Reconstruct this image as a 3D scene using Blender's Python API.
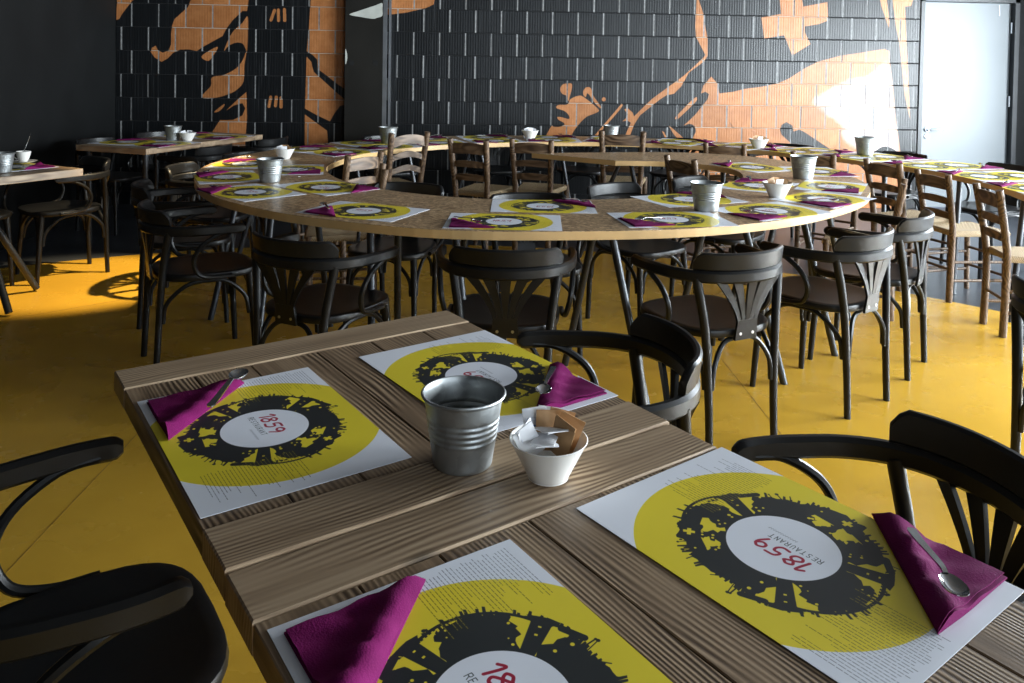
import bpy, math, random
import numpy as np
from mathutils import Vector, Matrix
random.seed(7)
for o in list(bpy.data.objects): bpy.data.objects.remove(o)
sc = bpy.context.scene
COL = sc.collection
R = math.radians
# ------------------------------------------------------------------ camera
F, CY, PITCH, ROLL, YAW = 816.26, 86.59, 0.02615, 0.01639, R(3.5)
TZ = 0.76                       # table top height
ZC = 1.392                      # lens height
cam = bpy.data.cameras.new('camera'); camo = bpy.data.objects.new('camera', cam); COL.objects.link(camo)
cam.sensor_fit = 'HORIZONTAL'; cam.sensor_width = 36.0
cam.lens = 36.0 * F / 1024.0
cam.shift_y = -(341.5 - CY) / 1024.0
cam.clip_start = 0.02
camo.matrix_world = (Matrix.Translation((0, 0, ZC)) @ Matrix.Rotation(-YAW, 4, 'Z')
                     @ Matrix.Rotation(R(90) - PITCH, 4, 'X') @ Matrix.Rotation(ROLL, 4, 'Z'))
sc.camera = camo
# ------------------------------------------------------------------ light
sc.view_settings.view_transform = 'Standard'
sc.view_settings.look = 'None'
sc.view_settings.exposure = 1.70
sc.view_settings.gamma = 1.0
sc.view_settings.use_curve_mapping = False
w = bpy.data.worlds.new('world'); sc.world = w; w.use_nodes = True
w.node_tree.nodes['Background'].inputs[0].default_value = (0.62, 0.75, 1.0, 1)
w.node_tree.nodes['Background'].inputs[1].default_value = 0.5
XR = 6.2                        # right wall
YB = 8.0                        # back wall
XL = -3.3                       # left wall
YF = -2.6                       # wall behind the camera
ZT = 3.0                        # ceiling
WINDOWS_R = [(0.1, 2.1), (2.5, 4.5), (4.9, 6.7)]     # y ranges of the right-hand windows
WZ0, WZ1 = 0.35, 2.45
WINDOWS_F = [(1.5, 3.4), (3.9, 5.8)]                # x ranges behind the camera

def area_light(name, loc, rot, sx, sy, power, col):
    l = bpy.data.lights.new(name, 'AREA'); l.shape = 'RECTANGLE'; l.size = sx; l.size_y = sy
    l.energy = power; l.color = col
    o = bpy.data.objects.new(name, l); COL.objects.link(o); o.location = loc; o.rotation_euler = rot
    return o
for i, (a, b) in enumerate(WINDOWS_R):
    area_light('daylight', (XR + 0.16, (a + b) / 2, (WZ0 + WZ1) / 2), (0, R(90), 0), WZ1 - WZ0, b - a, (265, 265, 215)[i], (0.93, 0.965, 1.0))
for (a, b) in WINDOWS_F:
    area_light('daylight', ((a + b) / 2, YF - 0.16, 1.55), (R(90), 0, 0), b - a, 1.7, 26, (0.9, 0.95, 1.0))

# ------------------------------------------------------------------ pixel -> world helpers
def ray(x, y):
    du, dv = x - 512.0, y - CY
    c, s = math.cos(ROLL), math.sin(ROLL)
    u = du * c + dv * s; v = -du * s + dv * c
    cp, sp = math.cos(PITCH), math.sin(PITCH)
    zz = -v / F
    d = (u / F, cp + zz * sp, -sp + zz * cp)
    ca, sa = math.cos(YAW), math.sin(YAW)
    return (d[0] * ca + d[1] * sa, -d[0] * sa + d[1] * ca, d[2])
def at(x, y, z=TZ):
    d = ray(x, y); t = (z - ZC) / d[2]
    return Vector((d[0] * t, d[1] * t, z))
def on_wall(x, y, Y=YB):
    d = ray(x, y); t = Y / d[1]
    return (d[0] * t, ZC + d[2] * t)

# ------------------------------------------------------------------ materials
MAT = {}
def new_mat(name):
    m = bpy.data.materials.new(name); m.use_nodes = True
    MAT[name] = m
    nt = m.node_tree
    return m, nt, nt.nodes['Principled BSDF']
def nd(nt, typ, **kw):
    n = nt.nodes.new(typ)
    for k, v in kw.items():
        if k in n.inputs: n.inputs[k].default_value = v
        else: setattr(n, k, v)
    return n
def plain(name, col, rough=0.5, metal=0.0, spec=0.5, var=0.12, scale=8.0, bump=0.0, bscale=60.0):
    m, nt, b = new_mat(name)
    tc = nd(nt, 'ShaderNodeTexCoord')
    no = nd(nt, 'ShaderNodeTexNoise', Scale=scale, Detail=4.0)
    nt.links.new(tc.outputs['Object'], no.inputs['Vector'])
    rp = nd(nt, 'ShaderNodeValToRGB')
    lo = [max(0, c * (1 - var)) for c in col]; hi = [min(1, c * (1 + var)) for c in col]
    rp.color_ramp.elements[0].color = (*lo, 1); rp.color_ramp.elements[1].color = (*hi, 1)
    rp.color_ramp.elements[0].position = .3; rp.color_ramp.elements[1].position = .7
    nt.links.new(no.outputs['Fac'], rp.inputs['Fac'])
    nt.links.new(rp.outputs['Color'], b.inputs['Base Color'])
    b.inputs['Roughness'].default_value = rough; b.inputs['Metallic'].default_value = metal
    b.inputs['Specular IOR Level'].default_value = spec
    if bump:
        n2 = nd(nt, 'ShaderNodeTexNoise', Scale=bscale, Detail=3.0)
        nt.links.new(tc.outputs['Object'], n2.inputs['Vector'])
        bp = nd(nt, 'ShaderNodeBump', Strength=bump, Distance=0.002)
        nt.links.new(n2.outputs['Fac'], bp.inputs['Height'])
        nt.links.new(bp.outputs['Normal'], b.inputs['Normal'])
    return m
plain('black_wood', (0.0070, 0.0073, 0.008), 0.36, 0, 0.36, .2, 12, .15, 40)
plain('screw', (0.55, 0.55, 0.55), 0.3, 1.0)
plain('steel_leg', (0.05, 0.053, 0.058), 0.32, 0.6)
plain('light_steel', (0.45, 0.47, 0.5), 0.28, 0.9)
plain('ceramic', (0.78, 0.76, 0.72), 0.22, 0, .5, .02)
plain('paper_white', (0.78, 0.78, 0.8), 0.6, 0, .3, .06, 40)
plain('paper_grey', (0.52, 0.53, 0.58), 0.6, 0, .3, .3, 90)
plain('paper_brown', (0.42, 0.24, 0.11), 0.55, 0, .3, .15, 30)
plain('print_blue', (0.10, 0.22, 0.5), 0.6); plain('print_yellow', (0.75, 0.55, 0.05), 0.6)
plain('chrome', (0.62, 0.62, 0.63), 0.12, 1.0, .5, .04)
plain('wall_black', (0.0050, 0.0055, 0.0058), 0.6, 0, .2, .25, 2.0, .1, 30)
plain('panel_black', (0.012, 0.0112, 0.0095), 0.5, 0, .2, .2, 3)
plain('dark_hole', (0.002, 0.002, 0.002), 0.9)
plain('paint_grey', (0.45, 0.46, 0.42), 0.6)
plain('frame_dark', (0.02, 0.022, 0.026), 0.4)
plain('dark_floor', (0.045, 0.05, 0.06), 0.32, 0, .5, .2, 2.5)
plain('ceiling_grey', (0.05, 0.05, 0.052), 0.8)
plain('wall_plain', (0.12, 0.12, 0.125), 0.7)
plain('mortar_light', (0.25, 0.25, 0.248), 0.9, 0, .2, .3, 30)
plain('joint_line', (0.30, 0.16, 0.012), 0.6)
plain('window_frame', (0.06, 0.062, 0.066), 0.4)
plain('coffee', (0.03, 0.012, 0.005), 0.2)

def napkin_mat():
    m, nt, b = new_mat('napkin')
    tc = nd(nt, 'ShaderNodeTexCoord')
    no = nd(nt, 'ShaderNodeTexNoise', Scale=25.0, Detail=3.0)
    nt.links.new(tc.outputs['Object'], no.inputs['Vector'])
    rp = nd(nt, 'ShaderNodeValToRGB')
    rp.color_ramp.elements[0].color = (0.11, 0.004, 0.055, 1); rp.color_ramp.elements[1].color = (0.19, 0.008, 0.10, 1)
    nt.links.new(no.outputs['Fac'], rp.inputs['Fac']); nt.links.new(rp.outputs['Color'], b.inputs['Base Color'])
    b.inputs['Roughness'].default_value = 0.85
    b.inputs['Specular IOR Level'].default_value = 0.12; b.inputs['Sheen Weight'].default_value = 0.0; b.inputs['Sheen Tint'].default_value = (1, .35, .8, 1)
    w1 = nd(nt, 'ShaderNodeTexVoronoi', Scale=420.0)
    nt.links.new(tc.outputs['Object'], w1.inputs['Vector'])
    bp = nd(nt, 'ShaderNodeBump', Strength=0.35, Distance=0.001)
    nt.links.new(w1.outputs['Distance'], bp.inputs['Height']); nt.links.new(bp.outputs['Normal'], b.inputs['Normal'])
napkin_mat()

def floor_mat():
    m, nt, b = new_mat('yellow_epoxy')
    tc = nd(nt, 'ShaderNodeTexCoord')
    no = nd(nt, 'ShaderNodeTexNoise', Scale=1.3, Detail=5.0, Roughness=.6)
    nt.links.new(tc.outputs['Object'], no.inputs['Vector'])
    rp = nd(nt, 'ShaderNodeValToRGB')
    rp.color_ramp.elements[0].color = (0.56, 0.315, 0.030, 1); rp.color_ramp.elements[1].color = (0.65, 0.375, 0.040, 1)
    rp.color_ramp.elements[0].position = .35; rp.color_ramp.elements[1].position = .65
    nt.links.new(no.outputs['Fac'], rp.inputs['Fac']); nt.links.new(rp.outputs['Color'], b.inputs['Base Color'])
    n2 = nd(nt, 'ShaderNodeTexNoise', Scale=6.0, Detail=3.0)
    nt.links.new(tc.outputs['Object'], n2.inputs['Vector'])
    mr = nd(nt, 'ShaderNodeMapRange'); mr.inputs['To Min'].default_value = .18; mr.inputs['To Max'].default_value = .34
    nt.links.new(n2.outputs['Fac'], mr.inputs['Value']); nt.links.new(mr.outputs['Result'], b.inputs['Roughness'])
    bp = nd(nt, 'ShaderNodeBump', Strength=0.08, Distance=0.004)
    nt.links.new(n2.outputs['Fac'], bp.inputs['Height']); nt.links.new(bp.outputs['Normal'], b.inputs['Normal'])
floor_mat()

def wood_mat(name, dark, mid, light, rough=.5, sx=1.2, sy=22.0, bump=.5, ring=140.0, rel=0.0016):
    # grain runs along the object's own X axis
    m, nt, b = new_mat(name)
    tc = nd(nt, 'ShaderNodeTexCoord'); oi = nd(nt, 'ShaderNodeObjectInfo')
    ml = nd(nt, 'ShaderNodeMath', operation='MULTIPLY'); ml.inputs[1].default_value = 37.0
    nt.links.new(oi.outputs['Random'], ml.inputs[0])
    cx = nd(nt, 'ShaderNodeCombineXYZ'); nt.links.new(ml.outputs[0], cx.inputs[0]); nt.links.new(ml.outputs[0], cx.inputs[1]); nt.links.new(ml.outputs[0], cx.inputs[2])
    ad = nd(nt, 'ShaderNodeVectorMath', operation='ADD')
    nt.links.new(tc.outputs['Object'], ad.inputs[0]); nt.links.new(cx.outputs[0], ad.inputs[1])
    mp = nd(nt, 'ShaderNodeMapping'); mp.inputs['Scale'].default_value = (sx, sy, sy)
    nt.links.new(ad.outputs[0], mp.inputs['Vector'])
    no = nd(nt, 'ShaderNodeTexNoise', Scale=1.0, Detail=6.0, Roughness=.62, Distortion=.6)
    nt.links.new(mp.outputs[0], no.inputs['Vector'])
    # growth rings: bands across the width warped by slow noise
    mp2 = nd(nt, 'ShaderNodeMapping'); mp2.inputs['Scale'].default_value = (1.5, 9.0, 9.0)
    nt.links.new(ad.outputs[0], mp2.inputs['Vector'])
    n2 = nd(nt, 'ShaderNodeTexNoise', Scale=1.0, Detail=2.0, Roughness=.4)
    nt.links.new(mp2.outputs[0], n2.inputs['Vector'])
    sp = nd(nt, 'ShaderNodeSeparateXYZ'); nt.links.new(ad.outputs[0], sp.inputs[0])
    m1 = nd(nt, 'ShaderNodeMath', operation='MULTIPLY'); m1.inputs[1].default_value = ring * 6.2832 / 1.0 * .5
    nt.links.new(sp.outputs[1], m1.inputs[0])
    m2 = nd(nt, 'ShaderNodeMath', operation='MULTIPLY'); m2.inputs[1].default_value = 58.0
    nt.links.new(n2.outputs['Fac'], m2.inputs[0])
    m3 = nd(nt, 'ShaderNodeMath', operation='ADD'); nt.links.new(m1.outputs[0], m3.inputs[0]); nt.links.new(m2.outputs[0], m3.inputs[1])
    sn = nd(nt, 'ShaderNodeMath', operation='SINE'); nt.links.new(m3.outputs[0], sn.inputs[0])
    mr = nd(nt, 'ShaderNodeMapRange'); mr.inputs['From Min'].default_value = -1; mr.inputs['From Max'].default_value = 1
    nt.links.new(sn.outputs[0], mr.inputs['Value'])
    mix = nd(nt, 'ShaderNodeMix', data_type='FLOAT')
    n3 = nd(nt, 'ShaderNodeTexNoise', Scale=7.0, Detail=1.0); nt.links.new(ad.outputs[0], n3.inputs['Vector'])
    mk = nd(nt, 'ShaderNodeMapRange'); mk.inputs['From Min'].default_value = .35; mk.inputs['From Max'].default_value = .7; mk.inputs['To Min'].default_value = .05; mk.inputs['To Max'].default_value = .6
    nt.links.new(n3.outputs['Fac'], mk.inputs['Value']); nt.links.new(mk.outputs['Result'], mix.inputs['Factor'])
    nt.links.new(no.outputs['Fac'], mix.inputs[2]); nt.links.new(mr.outputs['Result'], mix.inputs[3])
    mpk = nd(nt, 'ShaderNodeMapping'); mpk.inputs['Scale'].default_value = (2.2, 5.0, .5); nt.links.new(ad.outputs[0], mpk.inputs['Vector'])
    vk = nd(nt, 'ShaderNodeTexVoronoi', Scale=1.0); nt.links.new(mpk.outputs[0], vk.inputs['Vector'])
    kf = nd(nt, 'ShaderNodeMapRange'); kf.inputs['From Min'].default_value = .03; kf.inputs['From Max'].default_value = .085; kf.inputs['To Min'].default_value = .25; kf.inputs['To Max'].default_value = 1.0
    nt.links.new(vk.outputs['Distance'], kf.inputs['Value'])
    rp = nd(nt, 'ShaderNodeValToRGB')
    e = rp.color_ramp.elements; e[0].position = .24; e[0].color = (*dark, 1); e[1].position = .74; e[1].color = (*light, 1)
    k = e.new(.5); k.color = (*mid, 1)
    nt.links.new(mix.outputs[0], rp.inputs['Fac'])
    kx = nd(nt, 'ShaderNodeVectorMath', operation='SCALE'); nt.links.new(rp.outputs['Color'], kx.inputs[0]); nt.links.new(kf.outputs['Result'], kx.inputs['Scale'])
    nt.links.new(kx.outputs[0], b.inputs['Base Color'])
    b.inputs['Roughness'].default_value = rough
    bp = nd(nt, 'ShaderNodeBump', Strength=bump, Distance=rel)
    nt.links.new(mix.outputs[0], bp.inputs['Height']); nt.links.new(bp.outputs['Normal'], b.inputs['Normal'])
wood_mat('table_wood', (0.060, 0.034, 0.018), (0.195, 0.127, 0.074), (0.37, 0.262, 0.163), .5, bump=.6, ring=250.0, rel=.0012)
wood_mat('board_wood', (0.15, 0.095, 0.055), (0.305, 0.213, 0.132), (0.43, 0.315, 0.205), .48, bump=.5, ring=210.0, rel=.0010)
wood_mat('chair_wood', (0.045, 0.024, 0.013), (0.115, 0.068, 0.037), (0.21, 0.135, 0.08), .45, 3, 40, .3)
plain('birch_edge', (0.60, 0.385, 0.165), .42, 0, .5, .10, 6.0)

def osb_mat():
    m, nt, b = new_mat('chipboard')
    tc = nd(nt, 'ShaderNodeTexCoord')
    mp = nd(nt, 'ShaderNodeMapping'); mp.inputs['Scale'].default_value = (1, 1.9, 1); mp.inputs['Rotation'].default_value = (0, 0, .3)
    nt.links.new(tc.outputs['Object'], mp.inputs['Vector'])
    v = nd(nt, 'ShaderNodeTexVoronoi', Scale=85.0, Randomness=1.0)
    nt.links.new(mp.outputs[0], v.inputs['Vector'])
    n = nd(nt, 'ShaderNodeTexNoise', Scale=55.0, Detail=4.0, Roughness=.65)
    nt.links.new(mp.outputs[0], n.inputs['Vector'])
    mix = nd(nt, 'ShaderNodeMix', data_type='FLOAT'); mix.inputs['Factor'].default_value = .5
    sep = nd(nt, 'ShaderNodeSeparateColor'); nt.links.new(v.outputs['Color'], sep.inputs[0])
    nt.links.new(sep.outputs[0], mix.inputs[2]); nt.links.new(n.outputs['Fac'], mix.inputs[3])
    rp = nd(nt, 'ShaderNodeValToRGB')
    e = rp.color_ramp.elements; e[0].position = .25; e[0].color = (0.10, 0.055, 0.026, 1); e[1].position = .8; e[1].color = (0.70, 0.50, 0.29, 1)
    e.new(.5).color = (0.33, 0.205, 0.105, 1)
    nt.links.new(mix.outputs[0], rp.inputs['Fac']); nt.links.new(rp.outputs['Color'], b.inputs['Base Color'])
    b.inputs['Roughness'].default_value = .36
    bp = nd(nt, 'ShaderNodeBump', Strength=.12, Distance=.001)
    nt.links.new(n.outputs['Fac'], bp.inputs['Height']); nt.links.new(bp.outputs['Normal'], b.inputs['Normal'])
osb_mat()

def rush_mat():
    m, nt, b = new_mat('rush')
    tc = nd(nt, 'ShaderNodeTexCoord')
    wv = nd(nt, 'ShaderNodeTexWave', wave_type='BANDS', Scale=55.0, Distortion=3.0, Detail=2.0)
    wv.bands_direction = 'DIAGONAL'
    nt.links.new(tc.outputs['Object'], wv.inputs['Vector'])
    rp = nd(nt, 'ShaderNodeValToRGB')
    rp.color_ramp.elements[0].color = (0.16, 0.10, 0.045, 1); rp.color_ramp.elements[1].color = (0.55, 0.43, 0.26, 1)
    nt.links.new(wv.outputs['Fac'], rp.inputs['Fac']); nt.links.new(rp.outputs['Color'], b.inputs['Base Color'])
    b.inputs['Roughness'].default_value = .7
    bp = nd(nt, 'ShaderNodeBump', Strength=.6, Distance=.004)
    nt.links.new(wv.outputs['Fac'], bp.inputs['Height']); nt.links.new(bp.outputs['Normal'], b.inputs['Normal'])
rush_mat()

def zinc_mat():
    m, nt, b = new_mat('zinc')
    tc = nd(nt, 'ShaderNodeTexCoord')
    v = nd(nt, 'ShaderNodeTexVoronoi', Scale=70.0); nt.links.new(tc.outputs['Object'], v.inputs['Vector'])
    sep = nd(nt, 'ShaderNodeSeparateColor'); nt.links.new(v.outputs['Color'], sep.inputs[0])
    n = nd(nt, 'ShaderNodeTexNoise', Scale=25.0, Detail=4.0); nt.links.new(tc.outputs['Object'], n.inputs['Vector'])
    mix = nd(nt, 'ShaderNodeMix', data_type='FLOAT'); mix.inputs['Factor'].default_value = .6
    nt.links.new(sep.outputs[0], mix.inputs[2]); nt.links.new(n.outputs['Fac'], mix.inputs[3])
    rp = nd(nt, 'ShaderNodeValToRGB')
    rp.color_ramp.elements[0].color = (0.27, 0.285, 0.29, 1); rp.color_ramp.elements[1].color = (0.52, 0.54, 0.54, 1)
    nt.links.new(mix.outputs[0], rp.inputs['Fac']); nt.links.new(rp.outputs['Color'], b.inputs['Base Color'])
    b.inputs['Metallic'].default_value = .9
    mr = nd(nt, 'ShaderNodeMapRange'); mr.inputs['To Min'].default_value = .34; mr.inputs['To Max'].default_value = .58
    nt.links.new(mix.outputs[0], mr.inputs['Value']); nt.links.new(mr.outputs['Result'], b.inputs['Roughness'])
zinc_mat()

def door_mat():
    m, nt, b = new_mat('door_steel')
    tc = nd(nt, 'ShaderNodeTexCoord')
    n = nd(nt, 'ShaderNodeTexNoise', Scale=2.0, Detail=3.0); nt.links.new(tc.outputs['Object'], n.inputs['Vector'])
    rp = nd(nt, 'ShaderNodeValToRGB')
    rp.color_ramp.elements[0].color = (0.19, 0.21, 0.225, 1); rp.color_ramp.elements[1].color = (0.23, 0.25, 0.265, 1)
    nt.links.new(n.outputs['Fac'], rp.inputs['Fac']); nt.links.new(rp.outputs['Color'], b.inputs['Base Color'])
    b.inputs['Roughness'].default_value = .40; b.inputs['Specular IOR Level'].default_value = .35
door_mat()

def glass_mat():
    m, nt, b = new_mat('glass')
    tr = nd(nt, 'ShaderNodeBsdfTransparent'); tr.inputs[0].default_value = (.92, .95, .96, 1)
    gl = nd(nt, 'ShaderNodeBsdfGlossy'); gl.inputs['Roughness'].default_value = .05
    mx = nd(nt, 'ShaderNodeMixShader'); mx.inputs[0].default_value = .06
    nt.links.new(tr.outputs[0], mx.inputs[1]); nt.links.new(gl.outputs[0], mx.inputs[2])
    nt.links.new(mx.outputs[0], nt.nodes['Material Output'].inputs[0])
glass_mat()

# ------------------------------------------------------------------ drawing of flat prints (numpy -> generated image)
def smooth_closed(P, n=4):
    P = np.asarray(P, float); N = len(P); out = []
    for i in range(N):
        a, b, c, d = P[i - 1], P[i], P[(i + 1) % N], P[(i + 2) % N]
        for k in range(n):
            t = k / n
            out.append(.5 * ((2 * b) + (c - a) * t + (2 * a - 5 * b + 4 * c - d) * t * t + (3 * b - a - 3 * c + d) * t ** 3))
    return np.array(out)
class Canvas:
    def __init__(s, x0, x1, y0, y1, ppm, ch=1, ss=2):
        s.x0, s.y0, s.ppm, s.ss = x0, y0, ppm * ss, ss
        s.W = int(round((x1 - x0) * ppm)) * ss; s.H = int(round((y1 - y0) * ppm)) * ss
        s.a = np.zeros((s.H, s.W, ch), np.float32)
    def grid(s, bx0, bx1, by0, by1):
        i0 = max(0, int((bx0 - s.x0) * s.ppm) - 1); i1 = min(s.W, int((bx1 - s.x0) * s.ppm) + 2)
        j0 = max(0, int((by0 - s.y0) * s.ppm) - 1); j1 = min(s.H, int((by1 - s.y0) * s.ppm) + 2)
        if i1 <= i0 or j1 <= j0: return None
        X = s.x0 + (np.arange(i0, i1) + .5) / s.ppm; Y = s.y0 + (np.arange(j0, j1) + .5) / s.ppm
        return i0, i1, j0, j1, X[None, :], Y[:, None]
    def poly(s, P, col):
        P = np.asarray(P, float)
        g = s.grid(P[:, 0].min(), P[:, 0].max(), P[:, 1].min(), P[:, 1].max())
        if g is None: return
        i0, i1, j0, j1, X, Y = g
        ins = np.zeros((j1 - j0, i1 - i0), bool)
        for k in range(len(P)):
            xa, ya = P[k - 1]; xb, yb = P[k]
            if ya == yb: continue
            cond = (Y > min(ya, yb)) & (Y <= max(ya, yb))
            ins ^= cond & (X < xa + (Y - ya) * (xb - xa) / (yb - ya))
        s.a[j0:j1, i0:i1][ins] = col
    def disc(s, cx, cy, r, col):
        g = s.grid(cx - r, cx + r, cy - r, cy + r)
        if g is None: return
        i0, i1, j0, j1, X, Y = g
        s.a[j0:j1, i0:i1][(X - cx) ** 2 + (Y - cy) ** 2 < r * r] = col
    def line(s, P, wd, col):
        P = [np.asarray(p, float) for p in P]
        for a, b in zip(P[:-1], P[1:]):
            m0 = np.minimum(a, b) - wd; m1 = np.maximum(a, b) + wd
            g = s.grid(m0[0], m1[0], m0[1], m1[1])
            if g is None: continue
            i0, i1, j0, j1, X, Y = g
            d = b - a; L = max(1e-12, d @ d)
            t = np.clip(((X - a[0]) * d[0] + (Y - a[1]) * d[1]) / L, 0, 1)
            s.a[j0:j1, i0:i1][(X - a[0] - t * d[0]) ** 2 + (Y - a[1] - t * d[1]) ** 2 < (wd / 2) ** 2] = col
    def image(s, name, data=False):
        k = s.ss; a = s.a.reshape(s.H // k, k, s.W // k, k, -1).mean((1, 3))
        H, W = a.shape[:2]
        px = np.ones((H, W, 4), np.float32); px[:, :, :3] = a if a.shape[2] == 3 else np.repeat(a, 3, 2)
        im = bpy.data.images.new(name, W, H, alpha=False, float_buffer=False)
        if data: im.colorspace_settings.name = 'Non-Color'
        im.pixels.foreach_set(px.ravel()); im.update(); im.pack()
        return im

# ---- mural mask: 1 = bare terracotta, 0 = black paint (wall coordinates, traced outlines)
MX0, MX1, MZ0, MZ1 = -3.4, 4.8, 0.45, 2.25
mural = Canvas(MX0, MX1, MZ0, MZ1, 260)
def mp_poly(pts, v=1.0, sm=True):
    P = np.array([on_wall(x, y) for x, y in pts])
    mural.poly(smooth_closed(P) if sm else P, v)
def mp_disc(x, y, r, v):
    c = on_wall(x, y); mural.disc(c[0], c[1], r * YB / F * 1.02, v)
UP = -16   # paint goes on above the picture
mp_poly([(118, UP), (140, UP), (133, 0), (128, 6), (122, 14), (119, 19), (116, 20)], 1, False)
mp_poly([(196, UP), (190.9, 0), (188, 7), (180.3, 14), (174.5, 19.3), (172, 26), (171, 35), (171, 44.5), (168.6, 50.4), (162.7, 52.7), (158, 50.4), (155.7, 45.7), (152.2, 47.5), (150.4, 51.6), (154.5, 57.4), (161.6, 61.8), (167.4, 58.6), (173.3, 52.7), (180.3, 49.5), (189.7, 49.5), (196.7, 51), (203.8, 46.3), (215.5, 39.8), (222.5, 36), (226, 29), (232.9, 20), (242.3, 11), (247, 11), (248.5, 0), (249, UP)], 1, False)
mp_poly([(247.5, 16.4), (242.3, 22.9), (234, 30.5), (228.2, 39.8), (224, 51), (228, 46.3), (235.2, 42.8), (242.3, 43.4), (245.2, 48), (247.2, 50.4), (248, 30)])
mp_poly([(201.4, 56.8), (209.6, 50.4), (217.8, 46.9), (214.3, 53.9), (208.4, 60.9)])
mp_poly([(246.5, 51), (242.3, 61), (235.2, 69), (223.5, 75), (212, 77.4), (210.8, 86), (201.4, 97.2), (215.5, 97.8), (229.5, 93.7), (237.6, 89), (243.4, 81.4), (244.6, 65)])
mp_poly([(246.4, 92), (238.8, 98.4), (225.9, 110.7), (234, 105.4), (242.3, 103), (245.2, 108.4), (242.3, 115.4), (232.9, 120), (220, 120), (204, 145), (245, 146), (247, 118)], 1, False)
mp_poly([(214.3, 111.9), (223.7, 104.3), (223.9, 106.5), (219, 111.3)])
mp_poly([(312, UP), (310.8, 0), (309, 27), (306.7, 51.6), (306, 75), (305, 107), (304.4, 150), (346, 150), (348, UP)], 1, False)
mp_poly([(305, 50), (312.6, 55), (317.3, 59.8), (317.8, 69), (326.6, 75.5), (337, 83.8), (348, 91), (348, 102), (337, 93), (325.5, 82.6), (313.8, 72), (312, 66), (311.4, 62), (305, 55)], 0, False)
mp_poly([(303, 107.4), (317.3, 115.4), (330, 121.3), (334, 114), (340, 106), (348, 104), (348, 155), (329, 155), (327, 130.6), (313.8, 121), (303, 113)], 0, False)
def mp_mark(a, b, wpx):
    A = np.array(on_wall(*a)); B = np.array(on_wall(*b)); mural.line([A, B], wpx * YB / F, 1.0)
for a, b in (((271, 20), (274.6, 10.4)), ((278.6, 20.5), (278.4, 10)), ((284.8, 20.5), (284.5, 9.5)), ((269, 106.5), (270.7, 97)), ((275.4, 105.8), (276.3, 97)), ((281, 107), (281, 97.8))):
    mp_mark(a, b, 2.9)
mp_poly([(386, UP), (440, UP), (434.5, 0), (433.7, 4.4), (425.7, 8), (406.6, 12.5), (386, 15)], 1, False)
mp_disc(565.9, 89.3, 5.6, 1)
mp_poly([(567, 84.5), (571.8, 84), (571.5, 90), (569.5, 97), (568.5, 101), (566, 95)])
mp_poly([(556.4, 108), (558.6, 105), (567.4, 104.4), (570.3, 99.3), (577.6, 96), (583.5, 97), (598, 108.8), (596.7, 112.5), (586.4, 116.9), (577.6, 125.7), (571.8, 134.5), (569, 141), (546, 141), (551.3, 126.4), (554.2, 127), (561.5, 126.4), (564.5, 123.5), (558.6, 119.8), (557.4, 117), (561.5, 117.2), (568.8, 119), (568.8, 115.4), (564.5, 111)])
mp_poly([(583.5, 95), (583.5, 90.5), (586.4, 87.3), (590.8, 88.3), (593.7, 96.4), (601, 106.6), (599.6, 107.8), (593.7, 101.5), (589.4, 95), (587, 93.4), (585.7, 97)])
mp_disc(603.7, 99.3, 2, 1)
mp_poly([(590, 141), (621.6, 103.7), (623, 105), (620, 109.5), (599.6, 133), (594, 141)], 1, False)
mp_poly([(622.3, 121.3), (626.7, 117.6), (628, 114), (624.2, 109.5), (627.4, 108), (632.6, 112.5), (634, 116.4), (640.6, 110), (652, 99), (668, 87.2), (674, 83), (684, 75.5), (694.5, 66), (703.2, 57.9), (705.4, 55), (696, 36.6), (695.2, 26.4), (696.6, 0), (697, UP), (698.4, UP), (698.8, 0), (703.2, 13.2), (705.4, 27.8), (707.6, 38), (707.6, 55.7), (704.7, 60.8), (688.6, 72.8), (681.3, 86.4), (674, 93.7), (666.6, 95.2), (659.3, 99.9), (640, 115.4), (634.4, 124.2), (629, 138), (624, 138), (631, 122.7), (627.4, 120.5)], 1, False)
mp_poly([(683.5, 125.7), (694.5, 115.4), (703, 105), (707.6, 99.3), (709, 94), (705.4, 91.7), (701, 93.4), (703.2, 86), (711.3, 76.6), (717.9, 83.9), (719.4, 93.4), (732.5, 92), (744.3, 89), (761.8, 86.8), (777.6, 83.5), (789.3, 78.4), (804, 68.8), (818.6, 61.5), (840.6, 55.7), (865.5, 52), (884.5, 49), (889.6, 51.3), (890.4, 65.9), (892.6, 82), (893.5, 92), (895.4, 113), (900.4, 153), (902, 180), (680, 180), (688, 145), (692.5, 139), (695.8, 131), (693, 126), (689, 123.6)], 1, False)
mp_disc(689.3, 130.5, 6.6, 0)
mp_poly([(780, 129.8), (781.6, 124.8), (786.6, 122), (792.4, 125.6), (793.6, 131.5), (799, 129.3), (804.9, 132.3), (829.8, 148.9), (840, 156), (795, 160), (790.7, 143), (781.6, 134.8)], 0, False)
mp_poly([(868, 156), (873, 153), (879.6, 148), (886.2, 146.4), (894.5, 149.7), (900.4, 155.5), (902, 160), (872, 162)], 0)
mp_poly([(729.6, 122), (732, 124.5), (734.9, 128.6), (731.3, 127)], .55)
mp_poly([(676, 116.5), (694, 98.5), (697, 98.5), (695, 102.5), (680, 117), (677, 119.2)])
mp_poly([(668.8, 125.7), (671, 127), (683.5, 138), (690, 146), (684, 146), (674, 134.5)], 1, False)
mp_poly([(662, 131), (664, 132), (667, 138), (665.5, 138.5)], 1, False)
mp_poly([(779, UP), (779.8, 0), (781.2, 13.9), (761.5, 17.6), (764.4, 38.4), (784.2, 35.2), (792.2, 55.4), (810.5, 44), (804.7, 32.2), (804.7, 26.4), (818.6, 24.2), (828, 20.5), (827.4, 2.2), (803.2, 6.6), (802, 0), (801, UP)], 1, False)
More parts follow.
